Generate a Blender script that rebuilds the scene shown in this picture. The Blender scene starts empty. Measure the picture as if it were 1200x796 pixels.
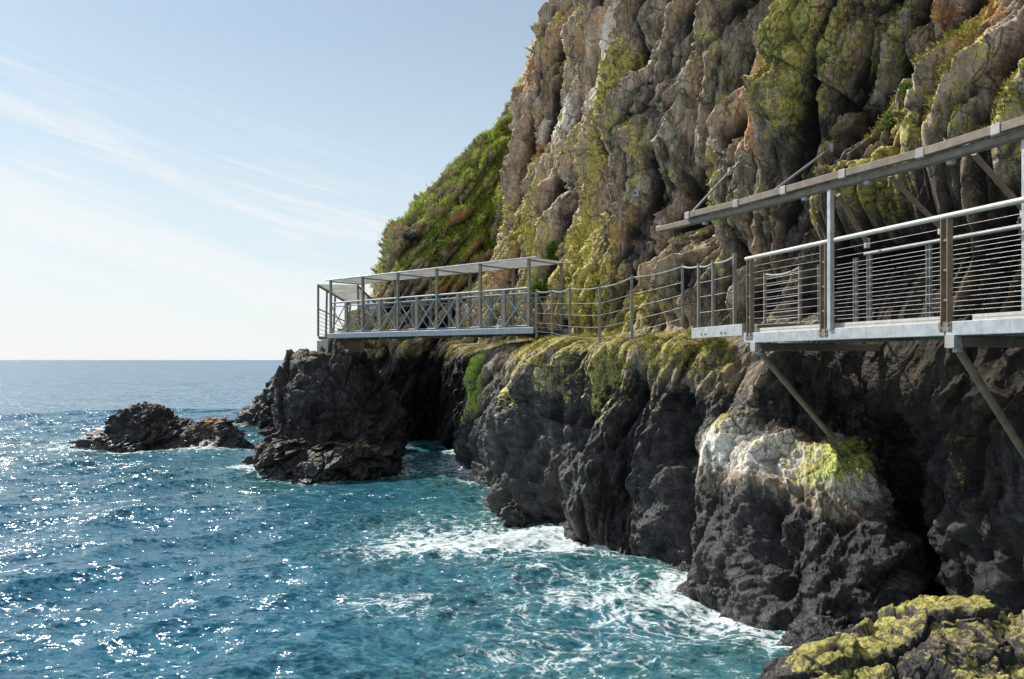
import bpy, math, random
import numpy as np
from mathutils import Vector
from mathutils.bvhtree import BVHTree

random.seed(7)
RNG = np.random.default_rng(11)
scene = bpy.context.scene
col = scene.collection
F32 = np.float32

# ------------------------------------------------------------------ camera numbers
CAMH = 4.2          # eye height above the sea (sea level is z = 0)
FPX = 900.0         # focal length in photo pixels (photo 1200 wide), horizon row 422


def at(px, py, Y):
    return Vector(((px - 600) / FPX * Y, Y, CAMH + (422 - py) / FPX * Y))


def sea_at(px, py):
    Y = CAMH * FPX / (py - 422)
    return ((px - 600) / FPX * Y, Y)


# ------------------------------------------------------------------ noise
def _h(ix, iy, iz, seed):
    n = (ix.astype(np.int64) * 374761393 + iy.astype(np.int64) * 668265263 + iz.astype(np.int64) * 2147483647 + seed * 1274126177) & 0xFFFFFFFF
    n = ((n ^ (n >> 13)) * 1274126177) & 0xFFFFFFFF
    n = ((n ^ (n >> 16)) * 2246822519) & 0xFFFFFFFF
    n = n ^ (n >> 15)
    return (n & 0xFFFFFF).astype(F32) / F32(0xFFFFFF)


def vnoise(x, y, z, seed=0):
    ix, iy, iz = np.floor(x), np.floor(y), np.floor(z)
    fx, fy, fz = x - ix, y - iy, z - iz
    fx = fx * fx * fx * (fx * (fx * 6 - 15) + 10)
    fy = fy * fy * fy * (fy * (fy * 6 - 15) + 10)
    fz = fz * fz * fz * (fz * (fz * 6 - 15) + 10)
    ix, iy, iz = ix.astype(np.int64), iy.astype(np.int64), iz.astype(np.int64)
    r = 0
    for dz in (0, 1):
        wz = fz if dz else 1 - fz
        for dy in (0, 1):
            wy = fy if dy else 1 - fy
            a = _h(ix, iy + dy, iz + dz, seed)
            b = _h(ix + 1, iy + dy, iz + dz, seed)
            r = r + wz * wy * (a + (b - a) * fx)
    return (r * 2 - 1).astype(F32)


def fbm(x, y, z, octv=4, seed=0, gain=0.5, ridged=False):
    r, a, t = 0, 1.0, 0.0
    f = 1.0
    for o in range(octv):
        n = vnoise(x * f + 13.7 * o, y * f - 7.1 * o, z * f + 3.3 * o, seed + o * 17)
        if ridged:
            n = 1 - 2 * np.abs(n)
        r = r + a * n
        t += a
        a *= gain
        f *= 2.03
    return r / t


def facet2(a, b, seed, tilt=1.0):
    """Chiselled blocks: each cell of a 2D Voronoi is a plane at its own offset and slope. Returns (displacement, edge distance, id)."""
    ia, ib = np.floor(a).astype(np.int64), np.floor(b).astype(np.int64)
    zz = np.zeros_like(ia)
    f1 = np.full(a.shape, 9.0, F32)
    f2 = np.full(a.shape, 9.0, F32)
    d = np.zeros(a.shape, F32)
    idv = np.zeros(a.shape, F32)
    for i in (-1, 0, 1):
        for j in (-1, 0, 1):
            ca, cb = ia + i, ib + j
            da = (a - (ca + 0.1 + 0.8 * _h(ca, cb, zz, seed))).astype(F32)
            db = (b - (cb + 0.1 + 0.8 * _h(ca, cb, zz + 1, seed))).astype(F32)
            q = da * da + db * db
            m = q < f1
            f2 = np.where(m, f1, np.minimum(f2, q))
            f1 = np.where(m, q, f1)
            o = _h(ca, cb, zz + 2, seed)
            ga = _h(ca, cb, zz + 3, seed) - 0.5
            gb = _h(ca, cb, zz + 4, seed) - 0.5
            d = np.where(m, (o - 0.5) + tilt * 1.6 * (ga * da + gb * db), d)
            idv = np.where(m, _h(ca, cb, zz + 5, seed), idv)
    return d, np.sqrt(f2) - np.sqrt(f1), idv


def blocks2(a, b, seed, flat=0.26, steep=1.7, tilt=1.0, spread=1.0):
    """Angular blocks: truncated pyramids of random height, slope and turn, joined by max, so they meet in sharp V clefts."""
    ia, ib = np.floor(a).astype(np.int64), np.floor(b).astype(np.int64)
    zz = np.zeros_like(ia)
    h1 = np.full(a.shape, -9.0, F32)
    h2 = np.full(a.shape, -9.0, F32)
    idv = np.zeros(a.shape, F32)
    for i in (-1, 0, 1):
        for j in (-1, 0, 1):
            ca, cb = ia + i, ib + j
            r0 = _h(ca, cb, zz, seed)
            r1 = _h(ca, cb, zz + 1, seed)
            r2 = _h(ca, cb, zz + 2, seed)
            r3 = _h(ca, cb, zz + 3, seed)
            r4 = _h(ca, cb, zz + 4, seed)
            da = (a - (ca + 0.05 + 0.9 * r0)).astype(F32)
            db = (b - (cb + 0.05 + 0.9 * r1)).astype(F32)
            tw = (r2 - .5) * .55
            c_, s_ = np.cos(tw), np.sin(tw)
            u, v = da * c_ - db * s_, da * s_ + db * c_
            # an irregular hexagonal outline
            m = np.maximum(np.maximum(np.abs(u), np.abs(v) * (.8 + .5 * r3)), np.abs(u * .6 * (1 - 2 * (r2 > .5)) + v * .8) * (.70 + .35 * r4))
            h = (r3 - .5) * spread + tilt * 1.2 * ((r4 - .5) * u + (r2 - .5) * v) - steep * np.maximum(m - flat, 0)
            g = h > h1
            h2 = np.where(g, h1, np.maximum(h2, h))
            h1 = np.where(g, h, h1)
            idv = np.where(g, np.modf((r0 + r1) * 37.7)[0], idv)
    return h1, h1 - h2, idv


def facet3(x, y, z, seed, tilt=1.0):
    ix, iy, iz = np.floor(x).astype(np.int64), np.floor(y).astype(np.int64), np.floor(z).astype(np.int64)
    f1 = np.full(x.shape, 9.0, F32)
    f2 = np.full(x.shape, 9.0, F32)
    d = np.zeros(x.shape, F32)
    idv = np.zeros(x.shape, F32)
    for i in (-1, 0, 1):
        for j in (-1, 0, 1):
            for k in (-1, 0, 1):
                cx, cy, cz = ix + i, iy + j, iz + k
                h0 = _h(cx, cy, cz, seed)
                h1 = _h(cx, cy, cz, seed + 1)
                h2 = _h(cx, cy, cz, seed + 2)
                dx = (x - (cx + 0.1 + 0.8 * h0)).astype(F32)
                dy = (y - (cy + 0.1 + 0.8 * h1)).astype(F32)
                dz = (z - (cz + 0.1 + 0.8 * h2)).astype(F32)
                q = dx * dx + dy * dy + dz * dz
                m = q < f1
                f2 = np.where(m, f1, np.minimum(f2, q))
                f1 = np.where(m, q, f1)
                e0 = np.modf(h0 * 91.7)[0]
                e1 = np.modf(h1 * 77.3)[0]
                e2 = np.modf(h2 * 61.9)[0]
                e3 = np.modf((h0 + h1) * 53.1)[0]
                d = np.where(m, (e3 - 0.5) + tilt * 1.6 * ((e0 - .5) * dx + (e1 - .5) * dy + (e2 - .5) * dz), d)
                idv = np.where(m, e2, idv)
    return d, np.sqrt(f2) - np.sqrt(f1), idv


def sstep(a, b, x):
    t = np.clip((x - a) / (b - a), 0, 1)
    return t * t * (3 - 2 * t)


# ------------------------------------------------------------------ object helpers
def tag(o, label=None, cat=None, group=None, kind=None):
    for k, v in (('label', label), ('category', cat), ('group', group), ('kind', kind)):
        if v:
            o[k] = v
    return o


def empty(name, loc, label, cat, group=None):
    o = bpy.data.objects.new(name, None)
    o.location = loc
    col.objects.link(o)
    return tag(o, label, cat, group)


def link(name, me, mat, parent=None):
    o = bpy.data.objects.new(name, me)
    col.objects.link(o)
    if mat:
        me.materials.append(mat)
    if parent:
        o.parent = parent
        o.matrix_parent_inverse.translation = -parent.location
    return o


class MB:
    """Collects solids in world coordinates and links them as ONE mesh object."""

    def __init__(s):
        s.v, s.f, s.sm = [], [], []

    def _add(s, vs, fs, smooth=False):
        n = len(s.v)
        s.v += [tuple(v) for v in vs]
        s.f += [tuple(i + n for i in f) for f in fs]
        s.sm += [smooth] * len(fs)
        return s

    def bar(s, p, q, w, h, up=(0, 0, 1), bev=0.0):
        p, q = Vector(p), Vector(q)
        d = (q - p).normalized()
        up = Vector(up)
        side = d.cross(up)
        if side.length < 1e-4:
            side = d.cross(Vector((1, 0, 0)))
        side.normalize()
        u = side.cross(d).normalized()
        b = min(bev or 0.12 * min(w, h), 0.012)
        prof = [(w / 2 - b, h / 2), (w / 2, h / 2 - b), (w / 2, -h / 2 + b), (w / 2 - b, -h / 2), (-w / 2 + b, -h / 2), (-w / 2, -h / 2 + b), (-w / 2, h / 2 - b), (-w / 2 + b, h / 2)]
        vs = [c + side * a + u * e for c in (p, q) for a, e in prof]
        fs = [(i, (i + 1) % 8, 8 + (i + 1) % 8, 8 + i) for i in range(8)] + [tuple(range(7, -1, -1)), tuple(range(8, 16))]
        return s._add(vs, fs)

    def tube(s, pts, r, n=8):
        pts = [Vector(p) for p in pts]
        vs, fs = [], []
        for i, p in enumerate(pts):
            d = (pts[min(i + 1, len(pts) - 1)] - pts[max(i - 1, 0)]).normalized()
            ref = Vector((0, 0, 1)) if abs(d.z) < 0.9 else Vector((1, 0, 0))
            a = d.cross(ref).normalized()
            b = d.cross(a)
            vs += [p + a * (r * math.cos(t * 2 * math.pi / n)) + b * (r * math.sin(t * 2 * math.pi / n)) for t in range(n)]
        for i in range(len(pts) - 1):
            for t in range(n):
                fs.append((i * n + t, i * n + (t + 1) % n, (i + 1) * n + (t + 1) % n, (i + 1) * n + t))
        s._add(vs, fs, True)
        m = (len(pts) - 1) * n
        return s._add(vs[:n] + vs[m:], [tuple(range(n - 1, -1, -1)), tuple(range(n, 2 * n))])

    def slab(s, quad, t):
        q = [Vector(p) for p in quad]
        vs = q + [p - Vector((0, 0, t)) for p in q]
        return s._add(vs, [(0, 1, 2, 3), (7, 6, 5, 4)] + [(i, i + 4, (i + 1) % 4 + 4, (i + 1) % 4) for i in range(4)])

    def build(s, name, mat, parent=None):
        me = bpy.data.meshes.new(name)
        o = Vector(parent.location) if parent else Vector((0, 0, 0))
        me.from_pydata([tuple(Vector(v) - o) for v in s.v], [], s.f)
        for p, sm in zip(me.polygons, s.sm):
            p.use_smooth = sm
        ob = bpy.data.objects.new(name, me)
        col.objects.link(ob)
        me.materials.append(mat)
        if parent:
            ob.parent = parent
        return ob


def grid_mesh(name, P, mat, attrs=None, wrap=False, smooth=True, parent=None):
    """P: (nu, nv, 3) array of positions."""
    nu, nv = P.shape[:2]
    me = bpy.data.meshes.new(name)
    idx = np.arange(nu * nv, dtype=np.int32).reshape(nu, nv)
    if wrap:
        idx = np.concatenate([idx, idx[:1]], 0)
    q = np.stack([idx[:-1, :-1], idx[1:, :-1], idx[1:, 1:], idx[:-1, 1:]], -1).reshape(-1, 4)
    n = len(q)
    me.vertices.add(nu * nv)
    me.vertices.foreach_set('co', np.ascontiguousarray(P, F32).ravel())
    me.loops.add(n * 4)
    me.loops.foreach_set('vertex_index', q.ravel())
    me.polygons.add(n)
    me.polygons.foreach_set('loop_start', np.arange(0, n * 4, 4, dtype=np.int32))
    me.polygons.foreach_set('use_smooth', np.full(n, smooth))
    for k, A in (attrs or {}).items():
        ca = me.color_attributes.new(k, 'FLOAT_COLOR', 'POINT')
        ca.data.foreach_set('color', np.ascontiguousarray(A, F32).ravel())
    me.update(calc_edges=True)
    return link(name, me, mat, parent), q


def grid_normals(P, wrap=False):
    if wrap:
        du = np.roll(P, -1, 0) - np.roll(P, 1, 0)
    else:
        du = np.gradient(P, axis=0)
    dv = np.gradient(P, axis=1)
    n = np.cross(du, dv)
    return n / (np.linalg.norm(n, axis=-1, keepdims=True) + 1e-9)


# ------------------------------------------------------------------ node helper
class NT:
    def __init__(s, name):
        s.mat = bpy.data.materials.new(name)
        s.mat.use_nodes = True
        s.t = s.mat.node_tree
        s.b = s.t.nodes['Principled BSDF']
        s.out = s.t.nodes['Material Output']

    def n(s, typ, **kw):
        nd = s.t.nodes.new(typ)
        for k, v in kw.items():
            setattr(nd, k, v)
        return nd

    def set(s, sock, v):
        if isinstance(v, bpy.types.NodeSocket):
            s.t.links.new(v, sock)
        elif isinstance(v, (tuple, list)) and len(v) == 3 and sock.type == 'RGBA':
            sock.default_value = (*v, 1)
        else:
            sock.default_value = v

    def noise(s, scale, detail=4, rough=0.55, vec=None, dist=0.0):
        nd = s.n('ShaderNodeTexNoise')
        nd.inputs['Scale'].default_value = scale
        nd.inputs['Detail'].default_value = detail
        nd.inputs['Roughness'].default_value = rough
        nd.inputs['Distortion'].default_value = dist
        if vec:
            s.t.links.new(vec, nd.inputs['Vector'])
        return nd.outputs['Fac']

    def pos(s, scale=(1, 1, 1), rot=(0, 0, 0)):
        g = s.n('ShaderNodeNewGeometry')
        m = s.n('ShaderNodeMapping')
        m.inputs['Scale'].default_value = scale
        m.inputs['Rotation'].default_value = rot
        s.t.links.new(g.outputs['Position'], m.inputs['Vector'])
        return m.outputs['Vector']

    def math(s, op, a, b=0.0, clamp=False):
        nd = s.n('ShaderNodeMath', operation=op, use_clamp=clamp)
        s.set(nd.inputs[0], a)
        s.set(nd.inputs[1], b)
        return nd.outputs[0]

    def rng(s, v, a, b, c=0.0, d=1.0):
        nd = s.n('ShaderNodeMapRange', interpolation_type='SMOOTHSTEP')
        s.set(nd.inputs[0], v)
        for i, x in enumerate((a, b, c, d)):
            nd.inputs[i + 1].default_value = x
        return nd.outputs[0]

    def mix(s, f, a, b, mode='MIX'):
        nd = s.n('ShaderNodeMix', data_type='RGBA', blend_type=mode)
        s.set(nd.inputs[0], f)
        s.set(nd.inputs[6], a)
        s.set(nd.inputs[7], b)
        return nd.outputs[2]

    def attr(s, name):
        a = s.n('ShaderNodeAttribute', attribute_name=name)
        sp = s.n('ShaderNodeSeparateColor')
        s.t.links.new(a.outputs['Color'], sp.inputs[0])
        return sp.outputs[0], sp.outputs[1], sp.outputs[2], a.outputs['Alpha']

    def bump(s, h, dist, strength=1.0, normal=None):
        b = s.n('ShaderNodeBump')
        b.inputs['Distance'].default_value = dist
        b.inputs['Strength'].default_value = strength
        s.set(b.inputs['Height'], h)
        if normal:
            s.t.links.new(normal, b.inputs['Normal'])
        return b.outputs[0]

    def fin(s, color=None, rough=None, normal=None, **kw):
        if color is not None:
            s.set(s.b.inputs['Base Color'], color)
        if rough is not None:
            s.set(s.b.inputs['Roughness'], rough)
        if normal is not None:
            s.set(s.b.inputs['Normal'], normal)
        for k, v in kw.items():
            s.set(s.b.inputs[k], v)
        return s.mat


# ------------------------------------------------------------------ materials
def mat_rock():
    m = NT('rock')
    moss, ochre, wet, pale = m.attr('mask_a')
    cell, green, crack_shade, tone = m.attr('mask_b')
    p = m.pos()
    n1 = m.noise(0.9, 6, 0.62, p)
    n2 = m.noise(5.0, 6, 0.65, p)
    n3 = m.noise(26.0, 5, 0.65, p)
    streak = m.noise(1.0, 5, 0.65, m.pos((3.2, 3.2, 0.45), (0.25, 0.35, 0)))
    # dry rock: grey brown with darker and paler beds, streaks
    n1b = m.noise(2.4, 5, 0.7, p)
    n2b = m.noise(11.0, 4, 0.7, p)
    c = m.mix(m.rng(m.math('ADD', m.math('MULTIPLY', n1, .5), m.math('MULTIPLY', n1b, .5)), 0.38, 0.62), (0.078, 0.062, 0.046), (0.40, 0.31, 0.225))
    c = m.mix(m.rng(streak, 0.45, 0.72, 0, 0.75), c, (0.66, 0.58, 0.48))
    c = m.mix(m.math('MULTIPLY', m.rng(cell, 0.55, 0.95), 0.6), c, (0.075, 0.070, 0.070))
    c = m.mix(m.math('MULTIPLY', m.rng(cell, 0.35, 0.05), 0.45), c, (0.60, 0.47, 0.34))
    fine = m.noise(1.0, 6, 0.7, m.pos((9, 9, 1.6), (0.3, 0.42, 0)))
    c = m.mix(m.rng(fine, 0.50, 0.68, 0, 0.6), c, (0.085, 0.070, 0.055))
    c = m.mix(m.rng(fine, 0.42, 0.30, 0, 0.5), c, (0.66, 0.57, 0.45))
    # ochre stains
    f = m.math('ADD', ochre, m.math('MULTIPLY', m.math('SUBTRACT', n2, 0.5), 1.1))
    c = m.mix(m.rng(f, 0.5, 0.9, 0, 0.85), c, m.mix(n3, (0.34, 0.14, 0.04), (0.66, 0.36, 0.14)))
    # pale guano / salt crust, plus highlight painted on raised edges
    f = m.math('ADD', pale, m.math('MULTIPLY', m.math('SUBTRACT', n2, 0.5), 1.3))
    c = m.mix(m.rng(f, 0.52, 0.85, 0, 0.9), c, m.mix(n3, (0.50, 0.47, 0.42), (0.80, 0.78, 0.72)))
    # wet basalt in the splash zone; also paints the gully's shade
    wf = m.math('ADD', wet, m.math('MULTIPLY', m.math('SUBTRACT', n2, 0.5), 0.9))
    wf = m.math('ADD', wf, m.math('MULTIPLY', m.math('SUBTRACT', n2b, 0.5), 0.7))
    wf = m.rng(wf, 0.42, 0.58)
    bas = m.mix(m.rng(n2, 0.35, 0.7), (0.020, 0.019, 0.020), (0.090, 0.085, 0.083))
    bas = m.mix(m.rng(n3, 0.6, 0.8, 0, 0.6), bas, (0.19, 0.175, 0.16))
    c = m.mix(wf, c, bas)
    # lichen and moss
    f = m.math('ADD', moss, m.math('MULTIPLY', m.math('SUBTRACT', n2, 0.5), 1.3))
    f = m.math('ADD', f, m.math('MULTIPLY', m.math('SUBTRACT', fine, 0.5), -1.4))
    f = m.math('ADD', f, m.math('MULTIPLY', m.math('SUBTRACT', n3, 0.5), 0.8))
    f = m.math('ADD', f, m.math('MULTIPLY', m.math('SUBTRACT', n2b, 0.5), 1.0))
    mf = m.rng(f, 0.50, 0.72)
    mo = m.mix(m.rng(n2b, 0.35, 0.62), (0.15, 0.135, 0.04), (0.60, 0.53, 0.15))
    mo = m.mix(m.rng(n1, 0.45, 0.7, 0, 0.7), mo, (0.50, 0.41, 0.085))
    mo = m.mix(green, mo, m.mix(m.rng(n3, 0.3, 0.7), (0.09, 0.15, 0.018), (0.44, 0.56, 0.06)))
    c = m.mix(m.math('MULTIPLY', mf, 0.92), c, mo)
    c = m.mix(1.0, c, m.mix(m.rng(n3, .3, .7), (.74, .74, .74), (1.22, 1.22, 1.22)), 'MULTIPLY')
    c = m.mix(m.rng(n2b, .57, .72, 0, .38), c, (0.03, 0.027, 0.022))
    c = m.mix(m.math('MULTIPLY', crack_shade, 0.75), c, (0.022, 0.019, 0.016))  # dark joints together with painted crevice shade
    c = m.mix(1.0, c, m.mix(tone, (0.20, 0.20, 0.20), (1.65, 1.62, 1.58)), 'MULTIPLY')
    # hairline joints, broken up so that they come and go
    wob = m.n('ShaderNodeTexNoise')
    wob.inputs['Scale'].default_value = 2.2
    wob.inputs['Detail'].default_value = 5
    m.t.links.new(p, wob.inputs['Vector'])
    vm = m.n('ShaderNodeVectorMath', operation='MULTIPLY_ADD')
    m.t.links.new(wob.outputs['Color'], vm.inputs[0])
    vm.inputs[1].default_value = (.35, .35, .35)
    m.t.links.new(m.pos((1.0, 1.0, .55), (0.35, 0.45, 0)), vm.inputs[2])
    joints = None
    for sc_, th_ in ((1.5, .030), (4.2, .045)):
        vo = m.n('ShaderNodeTexVoronoi', feature='DISTANCE_TO_EDGE')
        vo.inputs['Scale'].default_value = sc_
        m.t.links.new(vm.outputs[0], vo.inputs['Vector'])
        j_ = m.math('MULTIPLY', m.rng(vo.outputs[0], 0.0, th_, 1.0, 0.0), m.rng(n1b, .42, .60, .1, 1.0))
        joints = j_ if joints is None else m.math('MAXIMUM', joints, m.math('MULTIPLY', j_, .75))
    c = m.mix(m.math('MULTIPLY', joints, 0.72), c, (0.020, 0.017, 0.014))
    b0 = m.bump(m.math('MULTIPLY', joints, -1.0), 0.05, 0.8)
    b1 = m.bump(m.noise(7.0, 9, 0.75, p), 0.055, 0.85, b0)
    b2 = m.bump(m.noise(42.0, 4, 0.7, p), 0.007, 0.7, b1)
    gz = m.n('ShaderNodeNewGeometry')
    sz = m.n('ShaderNodeSeparateXYZ')
    m.t.links.new(gz.outputs['Position'], sz.inputs[0])
    r = m.math('SUBTRACT', m.rng(wf, 0, 1, 0.92, 0.52), m.math('MULTIPLY', m.rng(m.math('ADD', sz.outputs[2], n2), 1.6, .7), .27))
    m.set(m.b.inputs['Specular IOR Level'], 0.45)
    return m.fin(c, r, b2)


def mat_steel(name, lo, hi, rough=0.5, metallic=0.0, rust=0.0):
    m = NT(name)
    p = m.pos()
    n1 = m.noise(7.0, 6, 0.65, p)
    n2 = m.noise(60.0, 3, 0.6, p)
    st = m.noise(1.0, 4, 0.6, m.pos((22, 22, 2.0)))
    c = m.mix(m.rng(n1, 0.3, 0.7), lo, hi)
    c = m.mix(m.rng(st, 0.52, 0.75, 0, 0.4), c, tuple(x * 0.55 for x in lo))
    if rust:
        c = m.mix(m.rng(m.noise(3.1, 5, 0.7, p), 0.60, 0.75, 0, rust), c, (0.16, 0.075, 0.035))
    return m.fin(c, m.rng(n2, 0.3, 0.7, rough - 0.1, rough + 0.12), m.bump(n2, 0.002, 0.5), Metallic=metallic)


ROCK = mat_rock()
GALV = mat_steel('galvanised_steel', (0.40, 0.42, 0.44), (0.58, 0.60, 0.62), 0.42, 0.35, 0.25)
RAIL = mat_steel('pale_tube_steel', (0.55, 0.52, 0.46), (0.70, 0.67, 0.60), 0.42, 0.15, 0.2)
TAUPE = mat_steel('weathered_taupe_steel', (0.20, 0.155, 0.115), (0.30, 0.24, 0.185), 0.55, 0.1, 0.3)
BLUE = mat_steel('blue_grey_painted_steel', (0.25, 0.315, 0.36), (0.36, 0.43, 0.47), 0.5, 0.1, 0.15)
BPOST = mat_steel('brown_grey_painted_steel', (0.20, 0.18, 0.155), (0.32, 0.295, 0.26), 0.5, 0.1, 0.2)
DARKG = mat_steel('dull_grey_steel', (0.24, 0.27, 0.29), (0.36, 0.39, 0.41), 0.5, 0.2, 0.3)
WIRE = mat_steel('stainless_wire', (0.36, 0.35, 0.33), (0.50, 0.48, 0.45), 0.4, 0.4)
DECK = mat_steel('deck_boards', (0.17, 0.135, 0.10), (0.28, 0.23, 0.17), 0.8)
ROPE = mat_steel('grey_rope', (0.36, 0.35, 0.33), (0.50, 0.49, 0.46), 0.8)
CLAMP = mat_steel('pale_clamp_steel', (0.36, 0.34, 0.31), (0.50, 0.48, 0.45), 0.45, 0.15)


def mat_concrete():
    m = NT('concrete')
    p = m.pos()
    c = m.mix(m.rng(m.noise(2.5, 6, 0.7, p), 0.3, 0.7), (0.34, 0.32, 0.28), (0.52, 0.50, 0.45))
    c = m.mix(m.rng(m.noise(1.0, 4, 0.6, m.pos((9, 9, 1.2))), 0.5, 0.75, 0, 0.5), c, (0.18, 0.17, 0.14))
    return m.fin(c, 0.9, m.bump(m.noise(50, 3, 0.6, p), 0.006, 0.6))


def mat_canopy():
    m = NT('canopy_mesh_sheet')
    p = m.pos()
    c = m.mix(m.rng(m.noise(2.2, 5, 0.6, p), 0.3, 0.7), (0.62, 0.62, 0.60), (0.78, 0.78, 0.76))
    tr = m.n('ShaderNodeBsdfTranslucent')
    m.set(tr.inputs['Color'], c)
    df = m.n('ShaderNodeBsdfDiffuse')
    m.set(df.inputs['Color'], c)
    mx = m.n('ShaderNodeMixShader')
    mx.inputs[0].default_value = 0.6
    m.t.links.new(df.outputs[0], mx.inputs[1])
    m.t.links.new(tr.outputs[0], mx.inputs[2])
    m.t.links.new(mx.outputs[0], m.out.inputs['Surface'])
    return m.mat


def mat_leaf(name, lo, hi, trans=0.35):
    m = NT(name)
    p = m.pos()
    n1 = m.noise(1.1, 4, 0.6, p)
    n2 = m.noise(14.0, 2, 0.6, p)
    c = m.mix(m.rng(m.math('ADD', m.math('MULTIPLY', n1, 0.6), m.math('MULTIPLY', n2, 0.4)), 0.36, 0.64), lo, hi)
    tr = m.n('ShaderNodeBsdfTranslucent')
    m.set(tr.inputs['Color'], c)
    m.fin(c, 0.6)
    m.b.inputs['Specular IOR Level'].default_value = 0.25
    mx = m.n('ShaderNodeMixShader')
    mx.inputs[0].default_value = trans
    m.t.links.new(m.b.outputs[0], mx.inputs[1])
    m.t.links.new(tr.outputs[0], mx.inputs[2])
    m.t.links.new(mx.outputs[0], m.out.inputs['Surface'])
    return m.mat


CONC = mat_concrete()
SHEET = mat_canopy()
GRASS = mat_leaf('grass_blades', (0.15, 0.18, 0.035), (0.54, 0.66, 0.11), 0.5)
MOSSB = mat_leaf('moss_tufts', (0.15, 0.14, 0.035), (0.52, 0.50, 0.10), 0.35)
LEAF = mat_leaf('shrub_leaves', (0.07, 0.13, 0.02), (0.26, 0.36, 0.08), 0.35)
TWIG = mat_steel('bark', (0.10, 0.075, 0.05), (0.16, 0.12, 0.08), 0.9)


def mat_water():
    m = NT('sea_water')
    foam, shal, farr, _ = m.attr('foam')
    p = m.pos()
    # ripples too small for the mesh, as slopes so that they survive to the horizon
    g = m.n('ShaderNodeNewGeometry')
    acc = g.outputs['Normal']
    for sc, k, det, st in ((0.13, .35, 3, (1, 1.8, 1)), (0.55, .7, 2, (1, 1.5, 1)), (2.3, 1.9, 3, (1, 1.6, 1)), (8.0, 1.9, 2, (1, 1.3, 1)), (24.0, .5, 1, (1, 1.2, 1))):
        nz = m.n('ShaderNodeTexNoise')
        nz.inputs['Scale'].default_value = sc
        nz.inputs['Detail'].default_value = det
        nz.inputs['Roughness'].default_value = .6
        nz.inputs['Distortion'].default_value = .35
        m.t.links.new(m.pos(st, (0, 0, .5)), nz.inputs['Vector'])
        sb = m.n('ShaderNodeVectorMath', operation='SUBTRACT')
        m.t.links.new(nz.outputs['Color'], sb.inputs[0])
        sb.inputs[1].default_value = (.5, .5, .5)
        ma = m.n('ShaderNodeVectorMath', operation='MULTIPLY_ADD')
        m.t.links.new(sb.outputs[0], ma.inputs[0])
        ma.inputs[1].default_value = (k, k, 0)
        m.t.links.new(acc, ma.inputs[2])
        acc = ma.outputs[0]
    no = m.n('ShaderNodeVectorMath', operation='NORMALIZE')
    m.t.links.new(acc, no.inputs[0])
    nb = no.outputs[0]
    body = m.mix(shal, (0.016, 0.115, 0.215), (0.013, 0.084, 0.072))
    body = m.mix(m.rng(m.noise(0.22, 4, 0.6, p), 0.35, 0.7, 0, 0.6), body, (0.020, 0.145, 0.225))
    # lacy foam
    w = m.n('ShaderNodeMix', data_type='VECTOR')
    nz = m.n('ShaderNodeTexNoise')
    nz.inputs['Scale'].default_value = 1.1
    nz.inputs['Detail'].default_value = 4
    m.t.links.new(p, nz.inputs['Vector'])
    vm = m.n('ShaderNodeVectorMath', operation='MULTIPLY_ADD')
    m.t.links.new(nz.outputs['Color'], vm.inputs[0])
    vm.inputs[1].default_value = (1.5, 1.5, 0)
    m.t.links.new(p, vm.inputs[2])
    vr = m.n('ShaderNodeTexVoronoi', feature='DISTANCE_TO_EDGE')
    vr.inputs['Scale'].default_value = 2.6
    m.t.links.new(vm.outputs[0], vr.inputs['Vector'])
    vr2 = m.n('ShaderNodeTexVoronoi', feature='DISTANCE_TO_EDGE')
    vr2.inputs['Scale'].default_value = 7.5
    m.t.links.new(vm.outputs[0], vr2.inputs['Vector'])
    lace = m.math('SUBTRACT', 1.0, m.math('MULTIPLY', vr.outputs[0], 2.4), True)
    lace2 = m.math('SUBTRACT', 1.0, m.math('MULTIPLY', vr2.outputs[0], 2.2), True)
    fn = m.noise(3.4, 8, 0.78, p, 0.5)
    k = m.math('ADD', m.math('MULTIPLY', lace, 0.34), m.math('MULTIPLY', lace2, 0.26))
    k = m.math('ADD', k, m.math('MULTIPLY', fn, 0.85))
    k = m.math('ADD', k, m.math('MULTIPLY', foam, 1.0))
    ff = m.rng(k, 1.22, 1.42)
    c = m.mix(m.math('MULTIPLY', ff, 0.95), body, (0.80, 0.84, 0.85))
    c = m.mix(m.math('MULTIPLY', m.rng(k, 0.85, 1.2), 0.22), c, (0.22, 0.42, 0.43))
    r = m.math('MAXIMUM', m.rng(ff, 0, 1, 0.21, 0.7), m.math('MULTIPLY', farr, .17))
    return m.fin(c, r, nb, IOR=1.333)


WATER = mat_water()

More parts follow.
